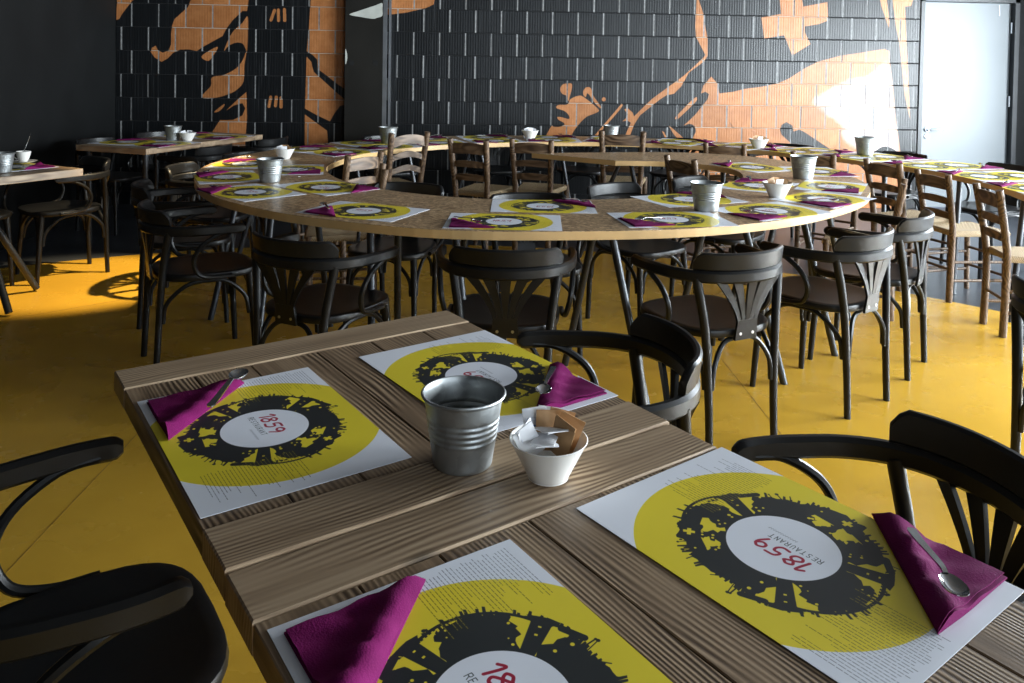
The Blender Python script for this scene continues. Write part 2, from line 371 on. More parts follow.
mp_poly([(877, UP), (885, UP), (886.7, 0), (889.6, 22), (889, 27.8), (881.6, 7.3)], 1, False)
mp_poly([(891, UP), (913, UP), (913, 0), (911, 6), (905, 6.6), (906.5, 44), (908, 70), (909, 93.7), (910.3, 119.8), (904.5, 95), (899.2, 41), (896.2, 27.8), (893.3, 5.9)], 1, False)
wash = Canvas(MX0, MX1, MZ0, MZ1, 130)
wash.poly(np.array([on_wall(x, y) for x, y in ((806, 101.3), (823.4, 91), (838, 84), (850, 79), (864.6, 77.5), (878, 66), (890, 56), (894.6, 95), (899, 133), (902, 158), (872, 158), (850, 148), (839, 139), (842.4, 126.6), (830, 118), (817, 107.6))]), 1.0)
wash.poly(np.array([on_wall(x, y) for x, y in ((900, 62), (908, 62), (910.5, 122), (904, 95))]), .8)
def blur(a, r):
    for ax in (0, 1):
        c_ = np.cumsum(np.pad(a, [(r + 1, r) if i == ax else (0, 0) for i in range(3)], mode='edge'), axis=ax)
        n_ = a.shape[ax]
        a = (np.take(c_, range(2 * r + 1, 2 * r + 1 + n_), ax) - np.take(c_, range(0, n_), ax)) / (2 * r + 1)
    return a
wash.a = blur(blur(wash.a, 14), 14)
wash_img = wash.image('whitewash_mask', True)
mural_img = mural.image('mural_mask', True)

def mural_nodes(nt):
    ge = nd(nt, 'ShaderNodeNewGeometry'); sp = nd(nt, 'ShaderNodeSeparateXYZ'); nt.links.new(ge.outputs['Position'], sp.inputs[0])
    a = nd(nt, 'ShaderNodeMapRange', clamp=False); a.inputs['From Min'].default_value = MX0; a.inputs['From Max'].default_value = MX1
    c = nd(nt, 'ShaderNodeMapRange', clamp=False); c.inputs['From Min'].default_value = MZ0; c.inputs['From Max'].default_value = MZ1
    nt.links.new(sp.outputs[0], a.inputs['Value']); nt.links.new(sp.outputs[2], c.inputs['Value'])
    cx = nd(nt, 'ShaderNodeCombineXYZ'); nt.links.new(a.outputs['Result'], cx.inputs[0]); nt.links.new(c.outputs['Result'], cx.inputs[1])
    im = nd(nt, 'ShaderNodeTexImage', image=mural_img, extension='EXTEND'); nt.links.new(cx.outputs[0], im.inputs['Vector'])
    im.label = 'mural'; return ge, sp, im
def block_mat():
    m, nt, b = new_mat('painted_block')
    ge, sp, im = mural_nodes(nt)
    oi = nd(nt, 'ShaderNodeObjectInfo')
    # fluting: fine vertical ribs, uneven
    mu = nd(nt, 'ShaderNodeMath', operation='MULTIPLY'); mu.inputs[1].default_value = 2 * math.pi / 0.0252
    nt.links.new(sp.outputs[0], mu.inputs[0])
    si = nd(nt, 'ShaderNodeMath', operation='SINE'); nt.links.new(mu.outputs[0], si.inputs[0])
    mpn = nd(nt, 'ShaderNodeMapping'); mpn.inputs['Scale'].default_value = (95, 1, 1.2); nt.links.new(ge.outputs['Position'], mpn.inputs['Vector'])
    no = nd(nt, 'ShaderNodeTexNoise', Scale=1.0, Detail=3.0); nt.links.new(mpn.outputs[0], no.inputs['Vector'])
    n2 = nd(nt, 'ShaderNodeTexNoise', Scale=9.0, Detail=5.0, Roughness=.7); nt.links.new(ge.outputs['Position'], n2.inputs['Vector'])
    terr = nd(nt, 'ShaderNodeValToRGB'); e = terr.color_ramp.elements
    e[0].position = .3; e[0].color = (0.29, 0.105, 0.032, 1); e[1].position = .72; e[1].color = (0.43, 0.18, 0.066, 1)
    nt.links.new(n2.outputs['Fac'], terr.inputs['Fac'])
    wi = nd(nt, 'ShaderNodeTexImage', image=wash_img, extension='EXTEND'); nt.links.new(im.inputs['Vector'].links[0].from_socket, wi.inputs['Vector'])
    n4 = nd(nt, 'ShaderNodeTexNoise', Scale=5.0, Detail=5.0, Roughness=.65); nt.links.new(ge.outputs['Position'], n4.inputs['Vector'])
    sm = nd(nt, 'ShaderNodeMath', operation='ADD'); nt.links.new(wi.outputs['Color'], sm.inputs[0]); nt.links.new(n4.outputs['Fac'], sm.inputs[1])
    wf = nd(nt, 'ShaderNodeMapRange'); wf.inputs['From Min'].default_value = .95; wf.inputs['From Max'].default_value = 1.45; wf.inputs['To Max'].default_value = .72
    nt.links.new(sm.outputs[0], wf.inputs['Value'])
    tw = nd(nt, 'ShaderNodeMix', data_type='RGBA'); nt.links.new(wf.outputs['Result'], tw.inputs['Factor'])
    nt.links.new(terr.outputs['Color'], tw.inputs[6]); tw.inputs[7].default_value = (0.50, 0.46, 0.46, 1)
    blk = nd(nt, 'ShaderNodeValToRGB'); e = blk.color_ramp.elements
    e[0].position = .60; e[0].color = (0.0060, 0.0068, 0.0078, 1); e[1].position = .80; e[1].color = (0.07, 0.074, 0.078, 1)
    nt.links.new(no.outputs['Fac'], blk.inputs['Fac'])
    mx = nd(nt, 'ShaderNodeMix', data_type='RGBA'); nt.links.new(im.outputs['Color'], mx.inputs['Factor'])
    nt.links.new(blk.outputs['Color'], mx.inputs[6]); nt.links.new(tw.outputs[2], mx.inputs[7])
    hs = nd(nt, 'ShaderNodeHueSaturation'); mr = nd(nt, 'ShaderNodeMapRange'); mr.inputs['To Min'].default_value = .86; mr.inputs['To Max'].default_value = 1.14
    nt.links.new(oi.outputs['Random'], mr.inputs['Value']); nt.links.new(mr.outputs['Result'], hs.inputs['Value'])
    nt.links.new(mx.outputs[2], hs.inputs['Color']); nt.links.new(hs.outputs['Color'], b.inputs['Base Color'])
    b.inputs['Roughness'].default_value = .34; b.inputs['Specular IOR Level'].default_value = .36
    ad = nd(nt, 'ShaderNodeMath', operation='MULTIPLY_ADD'); nt.links.new(no.outputs['Fac'], ad.inputs[0]); ad.inputs[1].default_value = 2.0
    nt.links.new(si.outputs[0], ad.inputs[2])
    bp = nd(nt, 'ShaderNodeBump', Strength=.14, Distance=.003); nt.links.new(ad.outputs[0], bp.inputs['Height'])
    nt.links.new(bp.outputs['Normal'], b.inputs['Normal'])
block_mat()
def backing_mat():
    m, nt, b = new_mat('mortar_bed')
    ge, sp, im = mural_nodes(nt)
    mx = nd(nt, 'ShaderNodeMix', data_type='RGBA'); nt.links.new(im.outputs['Color'], mx.inputs['Factor'])
    mx.inputs[6].default_value = (0.012, 0.012, 0.013, 1); mx.inputs[7].default_value = (0.48, 0.40, 0.32, 1)
    nt.links.new(mx.outputs[2], b.inputs['Base Color']); b.inputs['Roughness'].default_value = .85
backing_mat()

# ---- placemat print
MW, MH = 0.462, 0.327
WHITE = np.array((226, 229, 238)) / 255.; YEL = np.array((226, 205, 50)) / 255.; BLK = np.array((34, 38, 40)) / 255.; RED = np.array((158, 20, 52)) / 255.
mc = Canvas(-MW / 2, MW / 2, -MH / 2, MH / 2, 2200, 3, 2)
mc.a[:] = WHITE
mc.disc(0, 0, .197, YEL)
rng = random.Random(3)
def P(r, deg): return (r * math.cos(R(deg)), r * math.sin(R(deg)))
# crowd ring with ragged outer rim
pts = []; a = 0.0
while a < 360:
    tangle = .5 + .5 * math.sin(R(a * 2.3 + 40))
    base = .129 + .006 * math.sin(R(a * 3 + 20)) + .004 * math.sin(R(a * 7))
    pts.append(P(base + rng.uniform(-.003, .003), a))
    if rng.random() < .5:
        hgt = rng.uniform(.002, .011) * (.5 + tangle)
        pts.append(P(base + hgt, a + .3)); pts.append(P(base + hgt + .001, a + 1.7)); pts.append(P(base + rng.uniform(-.006, .001), a + 1.9))
    a += rng.uniform(2.0, 3.6)
mc.poly(np.array(pts), BLK)
for _ in range(40):      # raised arms, flags and poles sticking out of the crowd
    a = rng.uniform(0, 360)
    r0, r1 = .118, rng.uniform(.128, .142)
    b = a + rng.uniform(-6, 6)
    mc.line([P(r0, a), P(r1, b)], rng.uniform(.0010, .0022), BLK)
    if rng.random() < .5: mc.disc(*P(r1, b), rng.uniform(.0015, .003), BLK)
def wedge(c, half, r0=.077, r1=.13, ragged=.006):
    q = []
    for k in range(9):
        t = k / 8; q.append(P(r0 + (r1 - r0) * t + rng.uniform(-ragged, ragged) * .5, c - half * (.35 + .65 * t) + rng.uniform(-3, 3)))
    for k in range(9):
        t = 1 - k / 8; q.append(P(r0 + (r1 - r0) * t + rng.uniform(-ragged, ragged) * .5, c + half * (.35 + .65 * t) + rng.uniform(-3, 3)))
    mc.poly(np.array(q), YEL)
    for _ in range(7):
        aa = c + rng.choice((-1, 1)) * half * rng.uniform(.75, 1.3); rr = rng.uniform(.082, .125)
        mc.disc(*P(rr, aa), rng.uniform(.0010, .0030), YEL)
def tower(c):
    wedge(c, 17)
    er = np.array(P(1, c)); et = np.array((-er[1], er[0]))
    def q(r, t): return er * r + et * t
    mc.poly(np.array([q(.068, -.0085), q(.068, .0085), q(.124, .0125), q(.134, .021), q(.136, .006), q(.137, -.006), q(.134, -.021), q(.124, -.0125)]), BLK)
    mc.poly(np.array([q(.104, -.002), q(.104, .002), q(.107, .002), q(.107, -.002)]), YEL)
    mc.poly(np.array([q(.118, -.002), q(.118, .002), q(.1205, .002), q(.1205, -.002)]), YEL)
def flag(c):
    wedge(c - 12, 10, .078, .112); wedge(c + 12, 8, .080, .104)
    er = np.array(P(1, c)); et = np.array((-er[1], er[0]))
    def q(r, t): return er * r + et * t
    mc.poly(smooth_closed([q(.105, -.021), q(.109, 0), q(.106, .020), q(.138, .019), q(.135, 0), q(.139, -.019)], 3), BLK)
    for r0, r1, t0, t1 in ((.1145, .1305, -.0028, .0028), (.1197, .1253, -.008, .008)):
        mc.poly(np.array([q(r0, t0), q(r0, t1), q(r1, t1), q(r1, t0)]), YEL)
for c in (-19, 126, -160): tower(c)
for c in (38, -100): flag(c)
for c0, c1, rr in ((-17, 30, .141), (132, 193, .136)):
    mc.line([P(rr - .008 * abs((k / 14) - .5) ** 2 * 4, c0 + (c1 - c0) * k / 14) for k in range(15)], .0045, BLK)
for c in (-145, 109, -33):
    mc.line([P(.131, c - 6), P(.128, c + 6)], .010, BLK)
mc.disc(0, 0, .0735, WHITE)
# hand-written 1859 and the lettering below it
def stroke(P_, wd, col, n=5):
    P_ = [np.asarray(p, float) for p in P_]; out = []
    Q = [P_[0]] + P_ + [P_[-1]]
    for i in range(1, len(Q) - 2):
        for k in range(n):
            t = k / n; a_, b_, c_, d_ = Q[i - 1], Q[i], Q[i + 1], Q[i + 2]
            out.append(.5 * ((2 * b_) + (c_ - a_) * t + (2 * a_ - 5 * b_ + 4 * c_ - d_) * t * t + (3 * b_ - a_ - 3 * c_ + d_) * t ** 3))
    out.append(P_[-1]); mc.line(out, wd, col)
DIG = {'1': [[(.25, .8), (.62, 1.0), (.42, 0)]],
       '8': [[(.85, .8), (.6, 1.0), (.3, .86), (.42, .6), (.72, .36), (.6, .06), (.25, 0), (.12, .25), (.4, .5), (.78, .72), (.85, .82)]],
       '5': [[(.98, 1.0), (.45, .96), (.3, .6), (.68, .58), (.74, .28), (.5, .02), (.08, .06)]],
       '9': [[(.9, .78), (.66, 1.0), (.34, .85), (.34, .6), (.62, .5), (.88, .72), (.86, .45), (.6, 0)]]}
for ch, x0 in zip('1859', (-.058, -.040, -.013, .012)):
    for st in DIG[ch]: stroke([((x0 + p[0] * .028) * .86 - .004, .003 + p[1] * .025 - (x0 + .02) * .05) for p in st], .0040, RED)
GLY = {'R': [[(0, 0), (0, 1), (.6, 1), (.7, .75), (.6, .52), (0, .52)], [(.35, .52), (.75, 0)]], 'E': [[(.6, 1), (0, 1), (0, 0), (.6, 0)], [(0, .52), (.5, .52)]],
       'S': [[(.65, .9), (.35, 1), (.05, .8), (.2, .55), (.6, .4), (.62, .12), (.3, 0), (0, .12)]], 'T': [[(0, 1), (.8, 1)], [(.4, 1), (.4, 0)]],
       'A': [[(0, 0), (.38, 1), (.76, 0)], [(.14, .35), (.62, .35)]], 'U': [[(0, 1), (0, .25), (.3, 0), (.6, .25), (.6, 1)]], 'N': [[(0, 0), (0, 1), (.65, 0), (.65, 1)]]}
x = -.052
for ch in 'RESTAURANT':
    for st in GLY[ch]: mc.line([(x + p[0] * .0068, -.0140 + p[1] * .0095) for p in st], .0010, BLK * 1.7)
    x += .0081
x = -.006
for k in range(12):
    mc.line([(x, -.0255), (x + .0018, -.0215)], .0006, (.45, .46, .5)); mc.line([(x + .001, -.0235), (x + .003, -.0235)], .0006, (.45, .46, .5)); x += .0038
# columns of small illegible copy in two corners
def copytext(x0, x1, y0, y1, n):
    for k in range(n):
        y = y1 - (y1 - y0) * k / (n - 1); xx = x0 + rng.uniform(0, .012); xe = x1 - rng.uniform(0, .055)
        while xx < xe:
            L = rng.uniform(.003, .009)
            on = math.hypot(xx, y) < .197
            mc.line([(xx, y), (min(xe, xx + L), y)], .0011, (YEL * .58 if on else np.array((.50, .51, .55)))); xx += L + .0022
copytext(-.222, -.105, .005, .145, 27)
copytext(.105, .215, -.135, .010, 28)
mat_img = mc.image('placemat_print')
def mat_mat():
    m, nt, b = new_mat('placemat')
    uv = nd(nt, 'ShaderNodeUVMap'); im = nd(nt, 'ShaderNodeTexImage', image=mat_img, extension='EXTEND')
    nt.links.new(uv.outputs[0], im.inputs['Vector'])
    nt.links.new(im.outputs['Color'], b.inputs['Base Color']); b.inputs['Roughness'].default_value = .42
    tc = nd(nt, 'ShaderNodeTexCoord'); no = nd(nt, 'ShaderNodeTexNoise', Scale=5.0, Detail=2.0); nt.links.new(tc.outputs['Object'], no.inputs['Vector'])
    bp = nd(nt, 'ShaderNodeBump', Strength=.12, Distance=.01); nt.links.new(no.outputs['Fac'], bp.inputs['Height']); nt.links.new(bp.outputs['Normal'], b.inputs['Normal'])
mat_mat()

# ------------------------------------------------------------------ mesh helpers
def crom(P_, n=6):
    P_ = [Vector(p) for p in P_]; Q = [2 * P_[0] - P_[1]] + P_ + [2 * P_[-1] - P_[-2]]; out = []
    for i in range(1, len(Q) - 2):
        a_, b_, c_, d_ = Q[i - 1], Q[i], Q[i + 1], Q[i + 2]
        for k in range(n):
            t = k / n
            out.append(.5 * ((2 * b_) + (c_ - a_) * t + (2 * a_ - 5 * b_ + 4 * c_ - d_) * t * t + (3 * b_ - a_ - 3 * c_ + d_) * t ** 3))
    out.append(P_[-1]); return out
class MB:
    def __init__(s): s.v = []; s.f = []
    def add(s, V, Fc):
        n = len(s.v); s.v += [tuple(v) for v in V]; s.f += [tuple(n + i for i in f) for f in Fc]; return s
    def box(s, x0, x1, y0, y1, z0, z1, bev=0.0):
        if bev <= 0:
            V = [(x, y, z) for z in (z0, z1) for y in (y0, y1) for x in (x0, x1)]
            return s.add(V, [(0, 2, 3, 1), (4, 5, 7, 6), (0, 1, 5, 4), (2, 6, 7, 3), (0, 4, 6, 2), (1, 3, 7, 5)])
        b = bev; V = []
        for z, k in ((z0, b), (z0 + b, 0), (z1 - b, 0), (z1, b)):
            V += [(x0 + k, y0 + k, z), (x1 - k, y0 + k, z), (x1 - k, y1 - k, z), (x0 + k, y1 - k, z)]
        Fc = [(3, 2, 1, 0), (12, 13, 14, 15)]
        for r in range(3):
            for i in range(4):
                j = (i + 1) % 4; Fc.append((r * 4 + i, r * 4 + j, r * 4 + 4 + j, r * 4 + 4 + i))
        return s.add(V, Fc)
    def tube(s, path, rad, n=8, sq=None):
        path = [Vector(p) for p in path]; N = len(path)
        rad = rad if isinstance(rad, (list, tuple)) else [rad] * N
        if len(rad) != N:
            rr = rad; rad = [rr[0] + (rr[-1] - rr[0]) * i / (N - 1) for i in range(N)]
        t0 = (path[1] - path[0]).normalized(); up = Vector((0, 0, 1)) if abs(t0.z) < .9 else Vector((0, 1, 0))
        nx = t0.cross(up).normalized(); V = []
        for i in range(N):
            t = (path[min(i + 1, N - 1)] - path[max(i - 1, 0)]).normalized()
            nx = (nx - t * nx.dot(t)).normalized(); ny = t.cross(nx)
            for k in range(n):
                a_ = 2 * math.pi * k / n
                V.append(path[i] + (nx * math.cos(a_) + ny * math.sin(a_)) * rad[i])
        Fc = [tuple(range(n))[::-1], tuple(range((N - 1) * n, N * n))]
        for i in range(N - 1):
            for k in range(n):
                j = (k + 1) % n; Fc.append((i * n + k, i * n + j, (i + 1) * n + j, (i + 1) * n + k))
        return s.add(V, Fc)
    def band(s, path, wid, hgt, lean=None):
        """rectangular section swept along a mostly horizontal path; wid across, hgt=(list of (z0,z1))."""
        path = [Vector(p) for p in path]; N = len(path); V = []
        for i in range(N):
            t = path[min(i + 1, N - 1)] - path[max(i - 1, 0)]; t.z = 0; t.normalize()
            nx = Vector((-t.y, t.x, 0)); z0, z1 = hgt[i] if isinstance(hgt, list) else hgt
            wd = wid[i] if isinstance(wid, list) else wid
            l = lean or 0.0
            b = min(wd * .3, abs(z1 - z0) * .3)
            for dx, zz in ((-1, z0 + b), (-1 + 2 * b / wd, z0), (1 - 2 * b / wd, z0), (1, z0 + b), (1, z1 - b), (1 - 2 * b / wd, z1), (-1 + 2 * b / wd, z1), (-1, z1 - b)):
                p = path[i] + nx * (dx * wd / 2 + l * (zz - z0)); V.append((p.x, p.y, path[i].z + zz))
        Fc = [tuple(range(8))[::-1], tuple(range((N - 1) * 8, N * 8))]
        for i in range(N - 1):
            for k in range(8):
                j = (k + 1) % 8; Fc.append((i * 8 + k, i * 8 + j, (i + 1) * 8 + j, (i + 1) * 8 + k))
        return s.add(V, Fc)
    def prism(s, poly, z0, z1):
        n = len(poly); V = [(p[0], p[1], z0) for p in poly] + [(p[0], p[1], z1) for p in poly]
        Fc = [tuple(range(n))[::-1], tuple(range(n, 2 * n))] + [(i, (i + 1) % n, n + (i + 1) % n, n + i) for i in range(n)]
        return s.add(V, Fc)
    def lathe(s, prof, n=32, cx=0, cy=0, cap=True):
        V = []
        for r, z in prof:
            for k in range(n):
                a_ = 2 * math.pi * k / n; V.append((cx + r * math.cos(a_), cy + r * math.sin(a_), z))
        Fc = []
        for i in range(len(prof) - 1):
            for k in range(n):
                j = (k + 1) % n; Fc.append((i * n + k, i * n + j, (i + 1) * n + j, (i + 1) * n + k))
        if cap:
            Fc.append(tuple(range(n))[::-1]); Fc.append(tuple(range((len(prof) - 1) * n, len(prof) * n)))
        return s.add(V, Fc)
    def build(s, name, mat, parent=None, smooth=True, loc=None, rot=None):
        me = bpy.data.meshes.new(name); me.from_pydata(s.v, [], s.f); me.update()
        o = bpy.data.objects.new(name, me); COL.objects.link(o)
        if mat: me.materials.append(MAT[mat])
        if smooth:
            me.shade_auto(30) if False else None
            for p in me.polygons: p.use_smooth = True
            try: me.set_sharp_from_angle(angle=R(38))
            except Exception: pass
        if parent: o.parent = parent
        if loc is not None: o.location = loc
        if rot is not None: o.rotation_euler = rot
        return o
def empty(name, loc=(0, 0, 0), rz=0.0):
    o = bpy.data.objects.new(name, None); COL.objects.link(o); o.location = loc; o.rotation_euler = (0, 0, rz); o.empty_display_size = .1
    return o
def tag(o, label=None, cat=None, group=None, kind=None):
    if label: o['label'] = label
    if cat: o['category'] = cat
    if group: o['group'] = group
    if kind: o['kind'] = kind
    return o
def kids(o): return list(CH.get(o.name, []))
CH = {}
def copy_tree(o, parent=None):
    c = o.copy(); COL.objects.link(c); c.parent = parent
    for ch in o.children: copy_tree(ch, c)
    return c
used = set()
def place(proto, x, y, rz, z=0.0, label=None, cat=None, group=None, scale=None):
    if proto.name in used: o = copy_tree(proto)
    else: o = proto; used.add(proto.name)
    o.location = (x, y, z); o.rotation_euler = (0, 0, rz)
    if scale: o.scale = (scale, scale, scale)
    return tag(o, label, cat, group)
def facing(deg): return -R(deg)          # clockwise from +Y, as seen from above

# ================================================================== THE SETTING
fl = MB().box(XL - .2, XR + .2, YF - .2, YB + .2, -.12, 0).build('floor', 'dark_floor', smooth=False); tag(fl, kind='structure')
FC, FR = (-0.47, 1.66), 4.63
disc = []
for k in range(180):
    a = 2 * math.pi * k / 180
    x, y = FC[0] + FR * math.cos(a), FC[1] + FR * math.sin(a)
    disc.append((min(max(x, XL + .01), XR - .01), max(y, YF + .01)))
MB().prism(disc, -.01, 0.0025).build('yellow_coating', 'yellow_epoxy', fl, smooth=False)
for (a, b) in (((0, 580), (137, 435)), ((723.5, 362), (790, 446)), ((20, 318), (340, 262))):
    A, B = at(*a, 0), at(*b, 0); d = (B - A).normalized(); n = Vector((-d.y, d.x, 0)) * .0016
    A = A - d * .5; B = B + d * .5
    MB().prism([(A + n)[:2], (A - n)[:2], (B - n)[:2], (B + n)[:2]], .001, .0030).build('joint', 'joint_line', fl, smooth=False)
tag(MB().box(XL - .2, XR + .2, YF - .2, YB + .2, ZT, ZT + .1).build('ceiling', 'ceiling_grey', smooth=False), kind='structure')
tag(MB().box(XL - .15, XL, YF - .2, YB + .2, 0, ZT).build('wall_left', 'wall_black', smooth=False), kind='structure')
# right wall and the wall behind the camera, both with window openings
def wall_with_windows(name, spans, lo, hi, z0, z1, horiz, pos, thick):
    m = MB()
    def bx(a, b, c, d):
        if horiz: m.box(a, b, pos, pos + thick, c, d)
        else: m.box(pos, pos + thick, a, b, c, d)
    e = lo
    for a, b in spans:
        bx(e, a, 0, ZT); bx(a, b, 0, z0); bx(a, b, z1, ZT); e = b
    bx(e, hi, 0, ZT)
    return tag(m.build(name, 'wall_plain' if not horiz else 'wall_black', smooth=False), kind='structure')
wall_with_windows('wall_right', WINDOWS_R, YF - .2, YB + .2, WZ0, WZ1, False, XR, .12)
wall_with_windows('wall_front', WINDOWS_F, XL - .2, XR + .2, .7, 2.4, True, YF - .12, .12)
nwin = 0
for (a, b) in WINDOWS_R:
    nwin += 1
    o = MB().box(XR + .055, XR + .061, a, b, WZ0, WZ1).build('window_%d' % nwin, 'glass', smooth=False); tag(o, kind='structure')
    for nm, c in (('frame_jamb', (a, a + .05, WZ0, WZ1)), ('frame_jamb', (b - .05, b, WZ0, WZ1)), ('frame_rail', (a, b, WZ0, WZ0 + .05)), ('frame_rail', (a, b, WZ1 - .05, WZ1)), ('mullion', ((a + b) / 2 - .025, (a + b) / 2 + .025, WZ0, WZ1))):
        MB().box(XR + .03, XR + .09, *c).build(nm, 'window_frame', o, smooth=False)
for (a, b) in WINDOWS_F:
    nwin += 1
    o = MB().box(a, b, YF - .061, YF - .055, .7, 2.4).build('window_%d' % nwin, 'glass', smooth=False); tag(o, kind='structure')
    for nm, c in (('frame_jamb', (a, a + .05, .7, 2.4)), ('frame_jamb', (b - .05, b, .7, 2.4)), ('frame_rail', (a, b, .7, .75)), ('frame_rail', (a, b, 2.35, 2.4))):
        MB().box(c[0], c[1], YF - .09, YF - .03, c[2], c[3]).build(nm, 'window_frame', o, smooth=False)

# ---- back wall: hollow clay blocks in running bond carrying the mural
DX0, DX1, DZ = 4.655, 5.60, 2.105
wb = MB().box(XL, DX0 - .04, YB + .012, YB + .2, 0, ZT).build('wall_back', 'mortar_bed', smooth=False); tag(wb, kind='structure')
BW, BH, Z_J = 0.252, 0.2243, 1.700
GV, GH = 0.013, 0.007
stuff = MB(); joints = MB(); nblk = 0
block_mesh = {}
def block_obj(x0, x1, z0, z1, jit):
    wd, hg = round(x1 - x0, 4), round(z1 - z0, 4)
    if (wd, hg) not in block_mesh:
        me = MB().box(0, wd, 0, .03, 0, hg, .0035)
        mesh = bpy.data.meshes.new('block'); mesh.from_pydata(me.v, [], me.f); mesh.materials.append(MAT['painted_block']); block_mesh[(wd, hg)] = mesh
    o = bpy.data.objects.new('block', block_mesh[(wd, hg)]); COL.objects.link(o); o.parent = wb
    o.location = (x0, YB + jit, z0)
k0 = -8
for k in range(k0, 7):
    z0 = Z_J + k * BH; z1 = z0 + BH
    if z1 < .02 or z0 > ZT - .02: continue
    z0c, z1c = max(z0, 0) + GH / 2, min(z1, ZT) - GH / 2
    off = -0.476 if k % 2 else -0.632
    n0 = int(math.floor((XL - off) / BW))
    x = off + n0 * BW
    while x < DX0 - .04:
        a, b = max(x, XL) + GV / 2, min(x + BW, DX0 - .045) - GV / 2
        jit = random.uniform(-.003, .003)
        if b - a > .02:
            if z0 > -.02 and z1 < 2.3 and nblk < 298 and z0 > .12:
                block_obj(a, b, z0c, z1c, jit); nblk += 1
            else:
                stuff.box(a, b, YB + jit, YB + jit + .03, z0c, z1c)
        joints.box(b, b + GV, YB + .0015, YB + .013, z0c, z1c)
        x += BW
o = stuff.build('block_courses', 'painted_block', wb, smooth=False); o['kind'] = 'stuff'
o = joints.build('mortar_joints', 'mortar_light', wb, smooth=False); o['kind'] = 'stuff'
# wall round the door and to its right
m = MB().box(DX1 + .05, XR, YB, YB + .2, 0, ZT).box(DX0 - .04, DX1 + .05, YB, YB + .2, DZ + .05, ZT)
tag(m.build('wall_back_corner', 'wall_black', smooth=False), kind='structure')
# door
dr = MB().box(DX0, DX1, YB + .05, YB + .09, .01, DZ, .003).build('door_1', 'door_steel', smooth=False); tag(dr, kind='structure')
fm = MB().box(DX0 - .04, DX0 - .002, YB - .015, YB + .1, 0, DZ + .05).box(DX1 + .002, DX1 + .05, YB - .015, YB + .1, 0, DZ + .05).box(DX0 - .04, DX1 + .05, YB - .015, YB + .1, DZ + .003, DZ + .05)
fm.build('door_frame', 'frame_dark', dr, smooth=False)
hx, hz = on_wall(929.5, 129.8)
def ylathe(prof, n=20):
    mm = MB().lathe(prof, n); mm.v = [(v[0], -v[2], v[1]) for v in mm.v]; mm.f = [tuple(reversed(f)) for f in mm.f]; return mm
h = ylathe([(.026, 0), (.026, .012), (.012, .014), (.012, .045)]).build('handle_rosette', 'light_steel', dr, loc=(hx, YB + .05, hz))
hd = MB().tube([(0, -.045, 0), (.02, -.05, 0), (.13, -.05, .002)], .010).build('door_handle', 'light_steel', dr, loc=(hx, YB + .05, hz))
ylathe([(.026, 0), (.026, .012), (.010, .014)]).build('lock_rosette', 'light_steel', dr, loc=(hx, YB + .05, hz - .072))
for hzz in (.35, 1.05, 1.8):
    MB().tube([(0, 0, 0), (0, 0, .11)], .011).build('hinge', 'light_steel', dr, loc=(DX1 - .002, YB + .035, hzz))
MB().box(DX1 - .13, DX1 - .124, YB + .046, YB + .052, 1.98, 2.09).build('door_closer_rod', 'light_steel', dr, smooth=False)
# black panel in front of the wall with its two holes and bright edge profile
PX0, PX1 = on_wall(345, 60)[0], on_wall(382.5, 60)[0]
YP = 7.90
fct = YP / YB
pn = MB().box(PX0 * fct, PX1 * fct, YP, YB - .004, 0, ZT, .002).build('wall_panel', 'panel_black', smooth=False); tag(pn, kind='structure')
for px in (351.3, 375.3):
    hx_, hz_ = on_wall(px, 63, YP)
    ylathe([(.028, 0), (.028, .003)], 18).build('panel_hole', 'dark_hole', pn, loc=(hx_, YP + .001, hz_))
def wall_decal(pts, name, mat, parent, Y):
    Pq = smooth_closed([on_wall(x, y, Y) for x, y in pts], 3)
    mm = MB().prism([(p[0], p[1]) for p in Pq], 0, .0015)
    mm.v = [(v[0], Y - v[2], v[1]) for v in mm.v]; mm.f = [tuple(reversed(f)) for f in mm.f]
    return mm.build(name, mat, parent, smooth=False)
wall_decal([(349.3, 14.6), (358, 11.2), (366.9, 8.2), (376, 5.2), (382.3, 3), (382.4, 9), (382.3, 15.8), (377, 17.8), (372.7, 18.8), (361, 17)], 'painted_leaf', 'paint_grey', pn, YP)
wall_decal([(345.4, 49), (346.6, 52), (347.3, 57), (346.8, 61), (345.4, 64)], 'painted_spot', 'paint_grey', pn, YP)
for xa, xb, dy, nm in ((382.7, 386.6, .0, 'edge_profile'), (388.6, 390.8, .06, 'edge_profile')):
    a, b = on_wall(xa, 60, YP + dy)[0], on_wall(xb, 60, YP + dy)[0]
    MB().box(a, b, YP + dy, YP + dy + .03, 0, ZT).build(nm, 'light_steel', pn, smooth=False)

